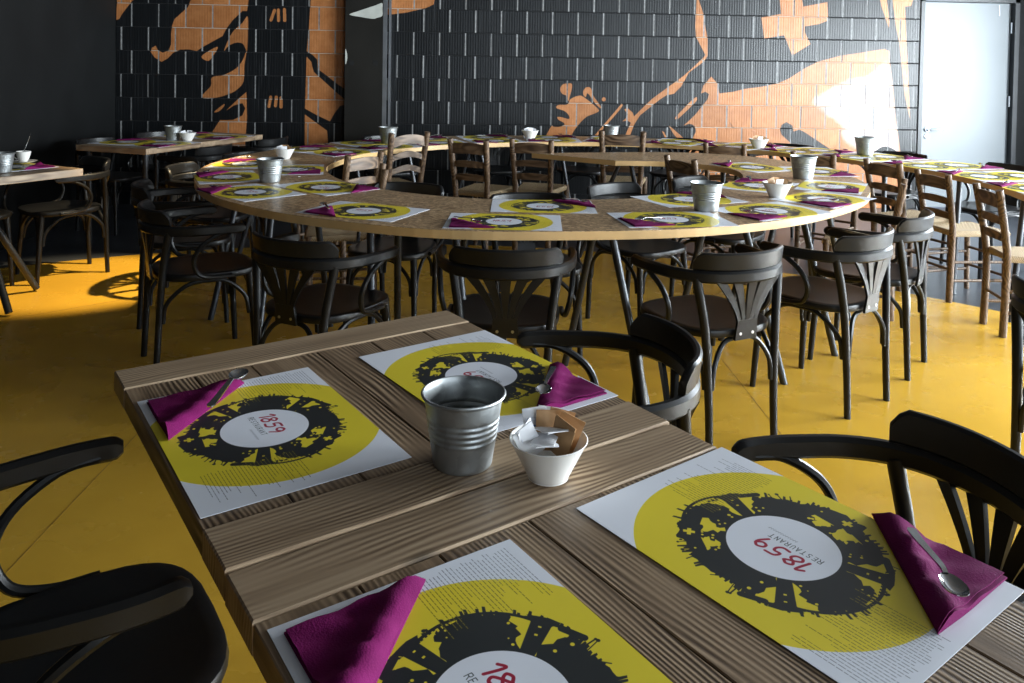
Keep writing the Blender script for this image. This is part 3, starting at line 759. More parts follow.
# ================================================================== CHAIR PROTOTYPES
def black_chair():
    t = empty('bentwood_armchair')
    # seat: rounded D
    def seat_out(k):
        out = []
        for i in range(36):
            a = 2 * math.pi * i / 36; c, s_ = math.cos(a), math.sin(a)
            ex = 2 / 3.2
            x = .208 * k * (abs(c) ** ex) * (1 if c > 0 else -1); y = .222 * k * (abs(s_) ** ex) * (1 if s_ > 0 else -1) + .028
            x *= 1 + .05 * (y / .2)
            out.append((x, y))
        return out
    m = MB(); rings = [(.93, .412), (.985, .417), (1, .429), (.985, .441), (.95, .445), (.86, .443), (.5, .437)]
    V = []
    for k, z in rings: V += [(p[0], p[1], z) for p in seat_out(k)]
    Fc = [tuple(range(36))[::-1], tuple(range(36 * 6, 36 * 7))]
    for r in range(6):
        for i in range(36):
            j = (i + 1) % 36; Fc.append((r * 36 + i, r * 36 + j, r * 36 + 36 + j, r * 36 + 36 + i))
    m.add(V, Fc).build('seat', 'black_wood', t)
    half = [(.0, -.240), (.105, -.222), (.19, -.168), (.238, -.085), (.257, .01), (.262, .08), (.255, .145)]
    pl = [(-x, y, 0) for x, y in reversed(half[1:])] + [(x, y, 0) for x, y in half]
    path = crom(pl, 6); N = len(path)
    hs = []; ws = []
    for i in range(N):
        e = min(i, N - 1 - i); q = min(1, (e + 1.2) / 2.4)
        hs.append((.647 - .0225 * q, .647 + .0215 * q)); ws.append(.027 * (.6 + .4 * q))
    MB().band(path, ws, hs).build('arm_rail', 'black_wood', t)
    cp = [p for p in path if p.y < -.10 and abs(p.x) < .204]; M = len(cp)
    hh = []
    for i in range(M):
        e = min(i, M - 1 - i); hh.append((.6690, .6690 + (.034 if e == 0 else .055 if e == 1 else .066)))
    MB().band(cp, .020, hh, -.12).build('crest', 'black_wood', t)
    def rail_y(x):
        return min(path, key=lambda p: abs(p.x - x) + (10 if p.y > -.05 else 0)).y
    bk = MB().prism([(-.050, 0), (.050, 0), (.044, .075), (-.044, .075)], -.005, .005)
    bk.v = [(v[0], -.206 + v[2] - .008 * v[1] / .075, .408 + v[1]) for v in bk.v]; bk.f = [tuple(reversed(f)) for f in bk.f]
    bo = bk.build('back_plate', 'black_wood', t, smooth=False)
    for sx in (-.028, .028):
        ylathe([(.0055, 0), (.0055, .003)], 10).build('screw', 'screw', bo, loc=(sx, -.2125, .432))
    for xt, xb in ((-.124, -.037), (-.063, -.0185), (0, 0), (.063, .0185), (.124, .037)):
        L = []; Rr = []
        for k in range(9):
            q = k / 8; x = xb + (xt - xb) * q ** 1.45; z = .478 + .152 * q
            y = -.213 + (rail_y(xt) + .213) * q ** 1.3
            wd = .0155 + (.041 - .0155) * q ** 1.1
            L.append((x - wd / 2, y, z)); Rr.append((x + wd / 2, y, z))
        V = []
        for a, b in zip(L, Rr):
            V += [(a[0], a[1] - .005, a[2]), (b[0], b[1] - .005, b[2]), (b[0], b[1] + .005, b[2]), (a[0], a[1] + .005, a[2])]
        Fc = [(3, 2, 1, 0), (32, 33, 34, 35)]
        for r in range(8):
            for i in range(4):
                j = (i + 1) % 4; Fc.append((r * 4 + i, r * 4 + j, r * 4 + 4 + j, r * 4 + 4 + i))
        MB().add(V, Fc).build('splat', 'black_wood', t)
    for s_ in (-1, 1):
        MB().tube(crom([(s_ * .152, -.205, 0), (s_ * .152, -.196, .2), (s_ * .165, -.184, .45), (s_ * .192, -.163, .64)], 4), [.0135, .0175], 10).build('leg', 'black_wood', t)
        MB().tube(crom([(s_ * .185, .222, 0), (s_ * .176, .208, .22), (s_ * .165, .190, .425)], 4), [.0125, .0185], 10).build('leg', 'black_wood', t)
        MB().tube(crom([(s_ * .256, .105, .637), (s_ * .259, .035, .626), (s_ * .252, -.04, .578), (s_ * .243, -.070, .515), (s_ * .230, -.045, .452), (s_ * .221, .02, .430), (s_ * .219, .10, .428)], 5), .0105, 8).build('arm_loop', 'black_wood', t)
        MB().tube(crom([(s_ * .180, .188, .235), (s_ * .178, .168, .32), (s_ * .180, .09, .392), (s_ * .182, 0, .408), (s_ * .176, -.09, .392), (s_ * .163, -.165, .32), (s_ * .157, -.178, .235)], 5), .0095, 8).build('brace', 'black_wood', t)
    for y0, y1, xx in ((.195, .207, .158), (-.178, -.194, .138)):
        MB().tube(crom([(-xx, y1, .235), (-xx + .012, y1, .32), (-.075, y0, .392), (0, y0, .408), (.075, y0, .392), (xx - .012, y1, .32), (xx, y1, .235)], 5), .0095, 8).build('brace', 'black_wood', t)
    return t
def ladder_chair(arched=False, name='ladder_back_chair'):
    t = empty(name)
    H = .83
    def by(z): return -.185 - max(0, z - .44) * .17 - max(0, .44 - z) * .03
    def bx(z): return .120 + max(0, z - .3) * .045
    for s_ in (-1, 1):
        ob = MB().tube(crom([(s_ * bx(0), by(0), 0), (s_ * bx(.3), by(.3), .3), (s_ * bx(.5), by(.5), .5), (s_ * bx(H), by(H), H)], 4), [.0205, .0205], 10)
        ob.build('back_post', 'chair_wood', t)
        MB().tube([(s_ * .163, .175, 0), (s_ * .165, .172, .25), (s_ * .165, .17, .462)], [.0165, .0195], 10).build('leg', 'chair_wood', t)
    for zc, hg in ((.765, .075), (.655, .045), (.56, .045)):
        n = 11; V = []
        for i in range(n):
            q = i / (n - 1) * 2 - 1; x = q * (bx(zc) - .008); y = by(zc) - .016 * (1 - q * q)
            up = hg / 2 + (.022 if arched else .012) * (1 - q * q) - .006; dn = -hg / 2 + (.030 if arched else .004) * (1 - q * q)
            if arched and zc < .7: up += .012 * (1 - abs(q))
            V += [(x, y - .006, zc + dn), (x, y + .006, zc + dn), (x, y + .006 - .17 * (up - dn) * 0, zc + up), (x, y - .006, zc + up)]
        Fc = [(3, 2, 1, 0), tuple(range(4 * n - 4, 4 * n))]
        for r in range(n - 1):
            for i in range(4):
                j = (i + 1) % 4; Fc.append((r * 4 + i, r * 4 + 4 + i, r * 4 + 4 + j, r * 4 + j))
        MB().add(V, [tuple(reversed(f)) for f in Fc]).build('back_slat', 'chair_wood', t)
    # woven seat: four panels meeting at the middle
    def seat_poly(k, dz): return [(-.128 * k, -.175 * k), (.128 * k, -.175 * k), (.168 * k, .185 * k), (-.168 * k, .185 * k)]
    m = MB(); lay = [(1, .425), (1.06, .437), (1.06, .449), (1, .462), (.55, .456), (.1, .449)]
    V = []
    for k, z in lay: V += [(p[0], p[1], z) for p in seat_poly(k, 0)]
    Fc = [(3, 2, 1, 0), (20, 21, 22, 23)]
    for r in range(5):
        for i in range(4):
            j = (i + 1) % 4; Fc.append((r * 4 + i, r * 4 + j, r * 4 + 4 + j, r * 4 + 4 + i))
    m.add(V, Fc).build('rush_seat', 'rush', t)
    for z in (.17, .29):
        MB().tube([(-.163, .174, z), (.163, .174, z)], .009).build('stretcher', 'chair_wood', t)
        for s_ in (-1, 1):
            MB().tube([(s_ * bx(0), by(z), z - .03), (s_ * .163, .174, z - .03)], .009).build('stretcher', 'chair_wood', t)
    MB().tube([(-bx(0), by(.2), .21), (bx(0), by(.2), .21)], .009).build('stretcher', 'chair_wood', t)
    return t
BLACK = black_chair(); LADDER = ladder_chair(); ARCHED = ladder_chair(True)

# ================================================================== TABLES
U = Vector((math.cos(R(31.58)), math.sin(R(31.58)), 0)); V_ = Vector((-U.y, U.x, 0))
def plank_table(name, w_, l_, legs='corner', thick=.042):
    """local X across the end boards, local Y along the long planks; origin at floor under the middle."""
    t = empty(name)
    eb = .106; z1 = TZ; z0 = TZ - thick
    for s_ in (-1, 1):
        y0, y1 = (l_ / 2 - eb, l_ / 2) if s_ > 0 else (-l_ / 2, -l_ / 2 + eb)
        MB().box(-w_ / 2, w_ / 2, -(y1 - y0) / 2, (y1 - y0) / 2, -thick / 2, thick / 2, .0025).build('end_board', 'board_wood', t, smooth=False, loc=(0, (y0 + y1) / 2, (z0 + z1) / 2))
    e = [-.5, -.335, -.19, -.005, .16, .33, .5]
    for a, b in zip(e[:-1], e[1:]):
        wd = (b - a) * w_ - .0022; L = l_ - 2 * eb - .003
        MB().box(-L / 2, L / 2, -wd / 2, wd / 2, -thick / 2, thick / 2 - .0025, .0015).build('plank', 'table_wood', t, smooth=False, loc=((a + b) / 2 * w_, 0, (z0 + z1) / 2), rot=(0, 0, R(90)))
    if legs == 'pedestal':
        MB().tube([(0, 0, .02), (0, 0, z0)], .035, 16).build('leg', 'steel_leg', t)
        MB().box(-.12, .12, -.12, .12, 0, .02, .004).build('base_plate', 'steel_leg', t, smooth=False)
    elif legs == 'corner':
        for sx in (-1, 1):
            for sy in (-1, 1):
                MB().tube([(sx * (w_ / 2 - .06), sy * (l_ / 2 - .06), 0), (sx * (w_ / 2 - .06), sy * (l_ / 2 - .06), z0)], .021, 12).build('leg', 'steel_leg', t)
    else:
        for dx, dy in ((0, 1), (0, -1), (1, 0), (-1, 0)):
            MB().tube([(dx * w_ * .45, dy * l_ * .45, 0.018), (-dx * w_ * .05, -dy * l_ * .05, z0 - .02)], .019, 12).build('leg', 'steel_leg', t)
        MB().box(-.1, .1, -.1, .1, z0 - .02, z0).build('mount_plate', 'steel_leg', t, smooth=False)
    return t
O0 = Vector((-0.6946, 1.6822, 0))           # far left corner of the front tables
TW, TL = .780, .7815
FT1 = plank_table('plank_table', TW, TL, 'pedestal')
RZT = R(31.58)
c = O0 + U * TW / 2 - V_ * TL / 2
FT1.location = c; FT1.rotation_euler = (0, 0, RZT); tag(FT1, 'far square wooden plank table of the foreground pair, carrying the metal bucket', 'table', 'plank tables in the foreground')
FT2 = copy_tree(FT1); c2 = c - V_ * (TL + .003); FT2.location = (c2.x, c2.y, -.003)
tag(FT2, 'near square wooden plank table of the foreground pair, nearest the viewer', 'table', 'plank tables in the foreground')
# left table
LT = plank_table('plank_table', .78, .78, 'star')
e1 = Vector((-.55, -.84, 0)).normalized(); e2 = Vector((e1.y, -e1.x, 0))
A0 = at(83, 168.5)
cL = A0 + e1 * .39 + e2 * .39
LT.location = (cL.x, cL.y, 0); LT.rotation_euler = (0, 0, math.atan2(e1.y, e1.x))
tag(LT, 'sunlit wooden table with slanted steel legs at the left edge, cup and saucer on it', 'table')
# back left pair
bA, bB, bC = at(67.5, 145.8), at(146, 149), at(262.6, 134.6)
wv = (bB - bA); lv = (bC - bB); wB = wv.length; lB = lv.length / 2
lvn = lv.normalized(); wn = Vector((lvn.y, -lvn.x, 0))
for i, lab in enumerate(('wooden table in the dark back left corner, near half with bucket beside the bowl', 'wooden table in the dark back left corner, far half of the pair')):
    t = plank_table('plank_table', wB, lB)
    cc = bB + lvn * (lB * (i + .5)) - wn * wB / 2
    t.location = (cc.x, cc.y, 0); t.rotation_euler = (0, 0, math.atan2(lvn.y, lvn.x) - R(90))
    tag(t, lab, 'table', 'tables in the back left corner')
BT_C = bB + lvn * lB * .5 - wn * wB / 2

# ---- the spiral table: chipboard top with a pale edge, in curved panels
IN = [(1.04, 5.44), (1.33, 5.42), (1.52, 5.33), (1.66, 5.17), (1.71, 4.95), (1.66, 4.70), (1.55, 4.46), (1.40, 4.24), (1.10, 3.99), (.80, 3.87), (.45, 3.82), (.11, 3.84), (-.15, 3.94), (-.41, 4.13), (-.63, 4.41), (-.76, 4.72), (-.81, 5.03), (-.78, 5.33), (-.70, 5.64), (-.54, 5.95), (-.33, 6.22), (-.05, 6.44), (.39, 6.64), (.8, 6.74), (1.2, 6.76), (1.6, 6.69), (1.97, 6.51), (2.30, 6.25), (2.60, 5.92), (2.82, 5.6), (2.97, 5.25), (3.04, 4.87), (3.03, 4.5), (2.95, 4.12), (2.78, 3.7)]
OUT = [(.51, 5.86), (1.45, 6.02), (1.90, 5.92), (2.20, 5.62), (2.34, 4.96), (2.29, 4.50), (2.11, 4.08), (1.83, 3.72), (1.40, 3.37), (.93, 3.16), (.45, 3.09), (-.03, 3.10), (-.45, 3.26), (-.85, 3.53), (-1.20, 3.94), (-1.44, 4.5), (-1.53, 5.05), (-1.45, 5.57), (-1.27, 6.08), (-1.00, 6.48), (-.68, 6.82), (-.28, 7.11), (.25, 7.28), (.81, 7.33), (1.35, 7.27), (1.87, 7.10), (2.35, 6.84), (2.76, 6.50), (3.10, 6.15), (3.34, 5.80), (3.52, 5.40), (3.61, 4.95), (3.61, 4.5), (3.52, 4.02), (3.35, 3.5)]
NS = 6
INs = crom([(x, y, 0) for x, y in IN], NS); OUTs = crom([(x, y, 0) for x, y in OUT], NS)
def spiral(i, q):           # i: index (float) along, q: 0 inner edge .. 1 outer edge
    k = min(len(INs) - 2, max(0, int(i * NS))); f = i * NS - k
    a = INs[k].lerp(INs[k + 1], f); b = OUTs[k].lerp(OUTs[k + 1], f)
    return a.lerp(b, q), (b - a).normalized()
spt = empty('spiral_table', (.45, 4.95, 0)); tag(spt, 'long spiral chipboard table with pale wooden edge', 'table')
def rel(p): return (p.x - .45, p.y - 4.95)
seams = [0, 4, 8, 12, 16, 20, 24, 28, 32, 34]
for s0, s1 in zip(seams[:-1], seams[1:]):
    k0_, k1_ = s0 * NS, s1 * NS
    i_ = INs[k0_:k1_ + 1]; o_ = OUTs[k0_:k1_ + 1]
    z1, z0 = TZ, TZ - .034
    V = []; n = len(i_)
    e_in = 0.0008
    for a, b in zip(i_, o_):
        for p in (a, b): V.append((*rel(p), z1))
    Fc = [(2 * k, 2 * k + 2, 2 * k + 3, 2 * k + 1) for k in range(n - 1)]
    # orientation check not needed: make the panel a closed slab
    V2 = [(x, y, z1 - .0012) for x, y, _ in V]
    nn = len(V)
    Fs = [tuple(f) for f in Fc] + [tuple(nn + j for j in reversed(f)) for f in Fc]
    rim = [2 * k for k in range(n)] + [2 * k + 1 for k in reversed(range(n))]
    for q in range(len(rim)):
        a, b = rim[q], rim[(q + 1) % len(rim)]; Fs.append((b, a, nn + a, nn + b))
    top = MB().add(V + V2, Fs).build('top_panel', 'chipboard', spt, smooth=False)
    # edge band / core below
    V = [(x, y, z1 - .0012) for x, y, _ in V]; V2 = [(x, y, z0) for x, y, _ in V]
    core = MB().add(V + V2, Fs).build('edge_band', 'birch_edge', top, smooth=False)
for i in (0.6, 2.6, 4.1, 5.6, 7.1, 8.1, 9.6, 11.1, 12.1, 13.6, 15.1, 16.6, 18.6, 20.1, 21.6, 23.1, 24.6, 26.1, 27.6, 29.1, 30.6, 32.1, 33.4):
    for q0, q1 in ((.34, .12), (.66, .88)):
        a, _ = spiral(i, q0); b, _ = spiral(i + (.28 if q0 < .5 else -.28), q1)
        MB().tube([(*rel(a), TZ - .034), (*rel(b), 0.0)], .0165, 10).build('leg', 'steel_leg', spt)

# ================================================================== CHAIRS IN PLACE
def black_by_crest(x, y, deg, label, group):
    d = R(deg); return place(BLACK, x + .235 * math.sin(d), y + .235 * math.cos(d), facing(deg), 0, label, 'chair', group)
def black_at(x, y, deg, label, group): return place(BLACK, x, y, facing(deg), 0, label, 'chair', group)
G1 = 'black armchairs at the foreground table'
angU = 90 - 31.58                     # clockwise bearing of U
black_at(.323, 1.945, 266, 'black armchair at the far right side of the foreground table, behind the sugar bowl', G1)
black_at(.722, 1.308, 261, 'black armchair with fanned splats at right, behind the napkin with spoon', G1)
black_at(-.63, 1.30, angU, 'black bentwood armchair in the bottom left corner, seat half cut by the frame', G1)
black_by_crest(1.815, 2.36, 75, 'black armchair cut off by the right edge of the photo', G1)
G2 = 'black armchairs around the outside of the spiral'
black_by_crest(-.66, 3.06, 30, 'black armchair left of centre before the spiral table, back to the viewer', G2)
black_by_crest(.165, 2.89, 4, 'black armchair in the middle before the spiral table, behind the foreground table corner', G2)
black_by_crest(1.055, 2.87, -22, 'grey-lit black armchair before the spiral table, leftmost of the three at right', G2)
black_by_crest(1.70, 3.20, -34, 'grey-lit black armchair, middle of the three at right of the spiral', G2)
black_by_crest(2.15, 3.62, -47, 'grey-lit black armchair, furthest back of the three at right of the spiral', G2)
black_by_crest(-1.42, 3.74, 60, 'black armchair at the left of the spiral table, nearest of the row there', G2)
black_by_crest(-1.72, 4.42, 72, 'black armchair at the left of the spiral table, second of the row there', G2)
black_by_crest(-1.80, 5.22, 95, 'black armchair at the left of the spiral table, third of the row there', G2)
black_by_crest(-1.60, 5.98, 122, 'black armchair at the back left bend of the spiral table, barely showing', G2)
G3 = 'black armchairs inside the spiral'
black_by_crest(-.27, 4.52, 196, 'black armchair inside the ring of the spiral table, leftmost there, dark back', G3)
black_by_crest(.34, 4.19, 174, 'black armchair inside the ring, second from left, only the top of its back showing', G3)
black_by_crest(.82, 4.55, 146, 'black armchair inside the ring with pale sheen on its curved back, third from left', G3)
black_by_crest(1.33, 4.84, 134, 'black armchair inside the ring with pale sheen on its back, rightmost, behind the bucket', G3)
G4 = 'black armchairs between the spiral table and the walls'
for i, (x, y) in enumerate(((-.62, 7.30), (.33, 7.50), (1.12, 7.52), (1.97, 7.34), (2.78, 6.88), (3.42, 6.30), (3.76, 5.58), (3.90, 4.80))):
    deg = math.degrees(math.atan2(.8 - x, 4.9 - y))
    black_at(x, y, deg, ('leftmost', 'second', 'third', 'fourth', 'fifth', 'sixth', 'seventh', 'rightmost')[i] + ' black armchair from left between spiral table and mural wall', G4)
G5 = 'black armchairs at the tables on the left'
bearL = math.degrees(math.atan2(e1.x, e1.y))
black_at(-2.54, 5.40, 226, 'dark armchair in the warm patch of light, drawn up to the left table', G5)
black_at(-3.0, 5.12, bearL - 80, 'dark armchair in shadow under the left table by the black wall', G5)
bw = math.degrees(math.atan2(-wn.x, -wn.y))
black_by_crest(-1.85, 6.42, bw, 'black armchair with its back to the spiral, right side of the back left table', G5)
black_by_crest(-1.56, 7.12, bw, 'black armchair at the far right end of the back left table', G5)
black_by_crest(-3.06, 6.92, bw + 180, 'black armchair behind the back left table by the black side wall, nearer one', G5)
black_by_crest(-2.84, 7.55, bw + 180, 'black armchair behind the back left table, further one below the mural', G5)

GL = 'wooden ladder-back chairs of the spiral table'
def ladder(x, y, deg, label, sc_=1.0, proto=None, by_crest=True):
    d = R(deg); k = .245 * sc_ if by_crest else 0
    return place(proto or LADDER, x + k * math.sin(d), y + k * math.cos(d), facing(deg), 0, label, 'chair', GL, sc_)
ladder(-.60, 5.10, 308, 'brown ladder-back chair at the left inside the spiral, leftmost of the wooden chairs')
ladder(-.44, 4.66, 262, 'wooden rush-seat chair inside the ring at left, pale seat showing under the table', .97)
ladder(-.38, 5.98, -36, 'ladder-back chair with steeply arched slats, second wooden chair from the left', 1.07, ARCHED)
ladder(.05, 5.84, 30, 'ladder-back chair with rush seat standing left of centre before the long back table', 1.03)
ladder(.51, 5.90, 20, 'ladder-back chair with rush seat in the centre, below the white bowl', 1.03)
ladder(1.22, 6.12, 12, 'ladder-back chair standing behind the pointed end of the spiral table', 1.09)
ladder(1.40, 5.12, 68, 'ladder-back chair seen edge-on inside the ring under the pointed end', .99)
ladder(2.00, 6.08, 24, 'dark brown ladder-back chair right of centre, its crest in front of the back table', .99)
ladder(2.46, 5.56, 44, 'dark brown ladder-back chair behind the right bucket of the ring', .98)
ladder(2.72, 5.10, 74, 'dark ladder-back chair between ring and outer table, third from the right edge', .98)
ladder(2.50, 4.46, 300, 'ladder-back chair turned to the ring at right, slats seen from the side', .93)
ladder(2.90, 4.84, 82, 'brown ladder-back chair with rush seat by the door, second from the right edge', .94)
ladder(2.84, 4.22, 100, 'brown ladder-back chair with rush seat, rightmost of the wooden chairs', .94)

# ================================================================== SMALL THINGS
def make_mat():
    me = bpy.data.meshes.new('placemat'); x, y, t = MW / 2, MH / 2, .0007
    V = [(-x, -y, 0), (x, -y, 0), (x, y, 0), (-x, y, 0), (-x, -y, t), (x, -y, t), (x, y, t), (-x, y, t)]
    me.from_pydata(V, [], [(4, 5, 6, 7), (3, 2, 1, 0), (0, 1, 5, 4), (1, 2, 6, 5), (2, 3, 7, 6), (3, 0, 4, 7)])
    uv = me.uv_layers.new(name='UVMap')
    for p in me.polygons:
        for li in p.loop_indices:
            v = me.vertices[me.loops[li].vertex_index].co
            uv.data[li].uv = ((v.x + x) / MW, (v.y + y) / MH)
    me.materials.append(MAT['placemat'])
    o = bpy.data.objects.new('placemat', me); COL.objects.link(o); return o
MATP = make_mat()
def make_napkin(seed=0, puff=1.0):
    # folded square turned into a triangle: right angle at the origin, legs along +X and +Y; fold along the long side
    rg = random.Random(seed); a = .178; n = 14; m = MB()
    idx = {}; top = []
    def hgt(u, v):
        s_ = (u + v)                     # 0 at the corner, 1 on the fold
        fold = math.exp(-((.80 - s_) / .15) ** 2)
        wr = .0026 * math.sin(9 * u + 3 * v + seed) + .0022 * math.sin(17 * (u - v) + seed * 2) + .0014 * math.sin(31 * u - 12 * v + seed)
        edge = min(1.0, (1.0 - s_) / .09)
        return .0022 + puff * (.0085 * fold * min(1.0, .25 + (1.0 - s_) / .14) + (.005 * s_ + wr * min(1, s_ * 1.6)) * edge)
    V = []; Fc = []
    for i in range(n + 1):
        for j in range(n + 1 - i):
            u, v = i / n, j / n
            wob = .004 * math.sin(6 * (u - v) + seed)
            idx[(i, j)] = len(V); V.append((a * u + wob * (u + v) ** 2 * .5, a * v - wob * (u + v) ** 2 * .5, hgt(u, v)))
    N = len(V)
    V += [(x, y, .0002) for x, y, z in V[:N]]
    for i in range(n):
        for j in range(n - i):
            Fc.append((idx[(i, j)], idx[(i + 1, j)], idx[(i, j + 1)])); Fc.append((N + idx[(i, j + 1)], N + idx[(i + 1, j)], N + idx[(i, j)]))
            if i + j < n - 1:
                Fc.append((idx[(i + 1, j)], idx[(i + 1, j + 1)], idx[(i, j + 1)])); Fc.append((N + idx[(i, j + 1)], N + idx[(i + 1, j + 1)], N + idx[(i + 1, j)]))
    rim = [idx[(i, 0)] for i in range(n + 1)] + [idx[(n - k, k)] for k in range(1, n + 1)] + [idx[(0, n - k)] for k in range(1, n)]
    for k in range(len(rim)):
        p, q = rim[k], rim[(k + 1) % len(rim)]; Fc.append((q, p, N + p, N + q))
    t = empty('napkin')
    body = m.add(V, Fc).build('folded_layer', 'napkin', t)
    # the loose upper ply, a little shorter, lifted along the open edges
    m2 = MB(); V2 = []; F2 = []; id2 = {}
    for i in range(n + 1):
        for j in range(n + 1 - i):
            u, v = i / n, j / n
            lift = (.0035 * (1 - (u + v)) + .0012) * min(1.0, (1.02 - u - v) / .1)
            id2[(i, j)] = len(V2); V2.append((a * (u * .97 + .018), a * (v * .97 + .005), hgt(u * .97, v * .97) + lift))
    N2 = len(V2); V2 += [(x, y, z - .0009) for x, y, z in V2[:N2]]
    for i in range(n):
        for j in range(n - i):
            for off, rev in ((0, False), (N2, True)):
                tri = (off + id2[(i, j)], off + id2[(i + 1, j)], off + id2[(i, j + 1)]); F2.append(tri[::-1] if rev else tri)
                if i + j < n - 1:
                    tri = (off + id2[(i + 1, j)], off + id2[(i + 1, j + 1)], off + id2[(i, j + 1)]); F2.append(tri[::-1] if rev else tri)
    rim = [id2[(i, 0)] for i in range(n + 1)] + [id2[(n - k, k)] for k in range(1, n + 1)] + [id2[(0, n - k)] for k in range(1, n)]
    for k in range(len(rim)):
        p, q = rim[k], rim[(k + 1) % len(rim)]; F2.append((q, p, N2 + p, N2 + q))
    m2.add(V2, F2).build('upper_ply', 'napkin', t)
    return t
NAPS = [make_napkin(s_, pf) for s_, pf in ((0, 1.0), (1, .9), (2, 1.15), (3, .4), (4, .45), (5, .35))]
def make_spoon():
    t = empty('coffee_spoon')
    # bowl: oval dish, centre at origin, handle towards +X
    n, mr = 20, 6; V = [(0, 0, 0)]; Fc = []
    def bz(q): return .0075 * (q * q)
    for r in range(1, mr + 1):
        q = r / mr
        for k in range(n):
            a = 2 * math.pi * k / n; c_, s_ = math.cos(a), math.sin(a)
            rx = .0195 * (1.0 if c_ < 0 else 1.1); V.append((rx * q * c_, .0132 * q * s_ * (1 - .10 * c_), bz(q)))
    for k in range(n): Fc.append((0, 1 + k, 1 + (k + 1) % n))
    for r in range(mr - 1):
        for k in range(n):
            j = (k + 1) % n; b0, b1 = 1 + r * n, 1 + (r + 1) * n; Fc.append((b0 + k, b1 + k, b1 + j, b0 + j))
    N = len(V); V += [(x, y, z - .0012) for x, y, z in V[:N]]; Fc += [tuple(N + i for i in reversed(f)) for f in Fc]
    b0 = 1 + (mr - 1) * n
    for k in range(n):
        j = (k + 1) % n; Fc.append((b0 + k, N + b0 + k, N + b0 + j, b0 + j))
    MB().add(V, Fc).build('spoon_bowl', 'chrome', t)
    path = [(.019, 0, .0072), (.027, 0, .0095), (.045, 0, .0085), (.085, 0, .005), (.112, 0, .0042)]
    P_ = crom(path, 5); N = len(P_); V = []
    for i, p in enumerate(P_):
        q = i / (N - 1); wd = .0055 + .006 * q ** 1.5; th = .0026 - .0008 * q
        if i == N - 1: wd *= .55
        V += [(p.x, -wd / 2, p.z - th / 2), (p.x, wd / 2, p.z - th / 2), (p.x, wd / 2, p.z + th / 2), (p.x, -wd / 2, p.z + th / 2)]
    Fc = [(3, 2, 1, 0), tuple(range(4 * N - 4, 4 * N))]
    for r in range(N - 1):
        for i in range(4):
            j = (i + 1) % 4; Fc.append((r * 4 + i, r * 4 + j, r * 4 + 4 + j, r * 4 + 4 + i))
    MB().add(V, Fc).build('spoon_handle', 'chrome', t)
    return t
SPOON = make_spoon()
def loc2w(cx, cy, rz, x, y): return cx + x * math.cos(rz) - y * math.sin(rz), cy + x * math.sin(rz) + y * math.cos(rz)
def setting(cx, cy, rz, where, group, z=TZ, nap=0, spoon=None, naprot=0.0, napoff=(0, 0), mat_label=None, nap_label=None, spoon_label=None):
    place(MATP, cx, cy, rz, z, mat_label or ('yellow printed placemat ' + where), 'placemat', 'placemats ' + group)
    x, y = loc2w(cx, cy, rz, -.214 + napoff[0], -.150 + napoff[1])
    place(NAPS[nap], x, y, rz + naprot, z + .0009, nap_label or ('purple napkin ' + where), 'napkin', 'napkins ' + group)
    if spoon:
        bx_, by_, hx_, hy_ = spoon
        x, y = loc2w(cx, cy, rz, bx_, by_); o = place(SPOON, x, y, rz + math.atan2(hy_ - by_, hx_ - bx_), z + (.0155 if nap > 2 or z < TZ - .003 else .019), spoon_label or ('coffee spoon ' + where), 'spoon', 'spoons ' + group, 1.12 if nap else 1.3)
        return o
rU = R(31.58)
GF = 'on the foreground tables'
setting(-.3313, 1.4174, rU - R(90) - .008, 'at far left of the foreground table', GF, TZ - .0015, 0, (-.200, .012, -.085, -.070))
setting(.0477, 1.6496, rU + R(90) + .012, 'at far right of the foreground table behind the bucket', GF, TZ - .0015, 1, (-.178, -.022, -.095, -.112))
setting(.4366, 1.0489, rU + R(90) + .036, 'at right of the foreground table', GF, TZ - .0045, 1, (-.190, -.066, -.105, -.140), 0, (.006, -.020))
setting(.0492, .7952, rU - R(90) - .019, 'at the bottom edge of the picture', GF, TZ - .0045, 2, None)
# settings along the spiral
ORD = ['first', 'second', 'third', 'fourth', 'fifth', 'sixth', 'seventh', 'eighth', 'ninth', 'tenth', 'eleventh', 'twelfth', 'thirteenth', 'fourteenth', 'fifteenth', 'sixteenth', 'seventeenth', 'eighteenth', 'nineteenth', 'twentieth']
def spiral_frame(p, lo, hi):
    best = None
    for k in range(int(lo * 10), int(hi * 10) + 1):
        c_, d_ = spiral(k / 10, .5); e = (c_ - p).length
        if best is None or e < best[0]: best = (e, k / 10, d_)
    return best
def put_spiral(p, d_, outer, where, k, with_spoon=True):
    # diner sits outside (outer) or inside; local +Y points away from the diner
    f = -d_ if outer else d_
    rz = math.atan2(f.y, f.x) - R(90) + random.uniform(-.06, .06)
    sp = [(-.185, -.03, -.095, -.115), (-.10, -.10, -.19, -.03), (-.17, -.10, -.07, -.06)][k % 3] if with_spoon else None
    setting(p.x, p.y, rz, where, 'on the spiral table', TZ + .0002, 3 + k % 3, sp, random.uniform(-.15, .15), (random.uniform(-.02, .02), random.uniform(-.008, .008)))
outer_px = [(244.5, 163.6), (227.5, 176.9), (250.3, 192.1), (363.7, 211), (504, 221.6), (670.8, 219.3), (770.5, 210.8), (823, 199), (832, 186.6)]
inner_px = [(295, 169.6), (325.7, 187.2), (542.8, 206.2), (689, 199.3), (757.8, 185.6), (752, 167.2)]
for k, px in enumerate(outer_px):
    p = at(*px); p.z = 0; b = spiral_frame(p, 3, 19)
    put_spiral(p, b[2], True, 'on the ring\'s outer rim, %s from left' % ORD[k], k)
for k, px in enumerate(inner_px):
    p = at(*px); p.z = 0; b = spiral_frame(p, 1, 19)
    put_spiral(p, b[2], False, 'on the ring\'s inner rim, %s from left' % ORD[k], k + 1)
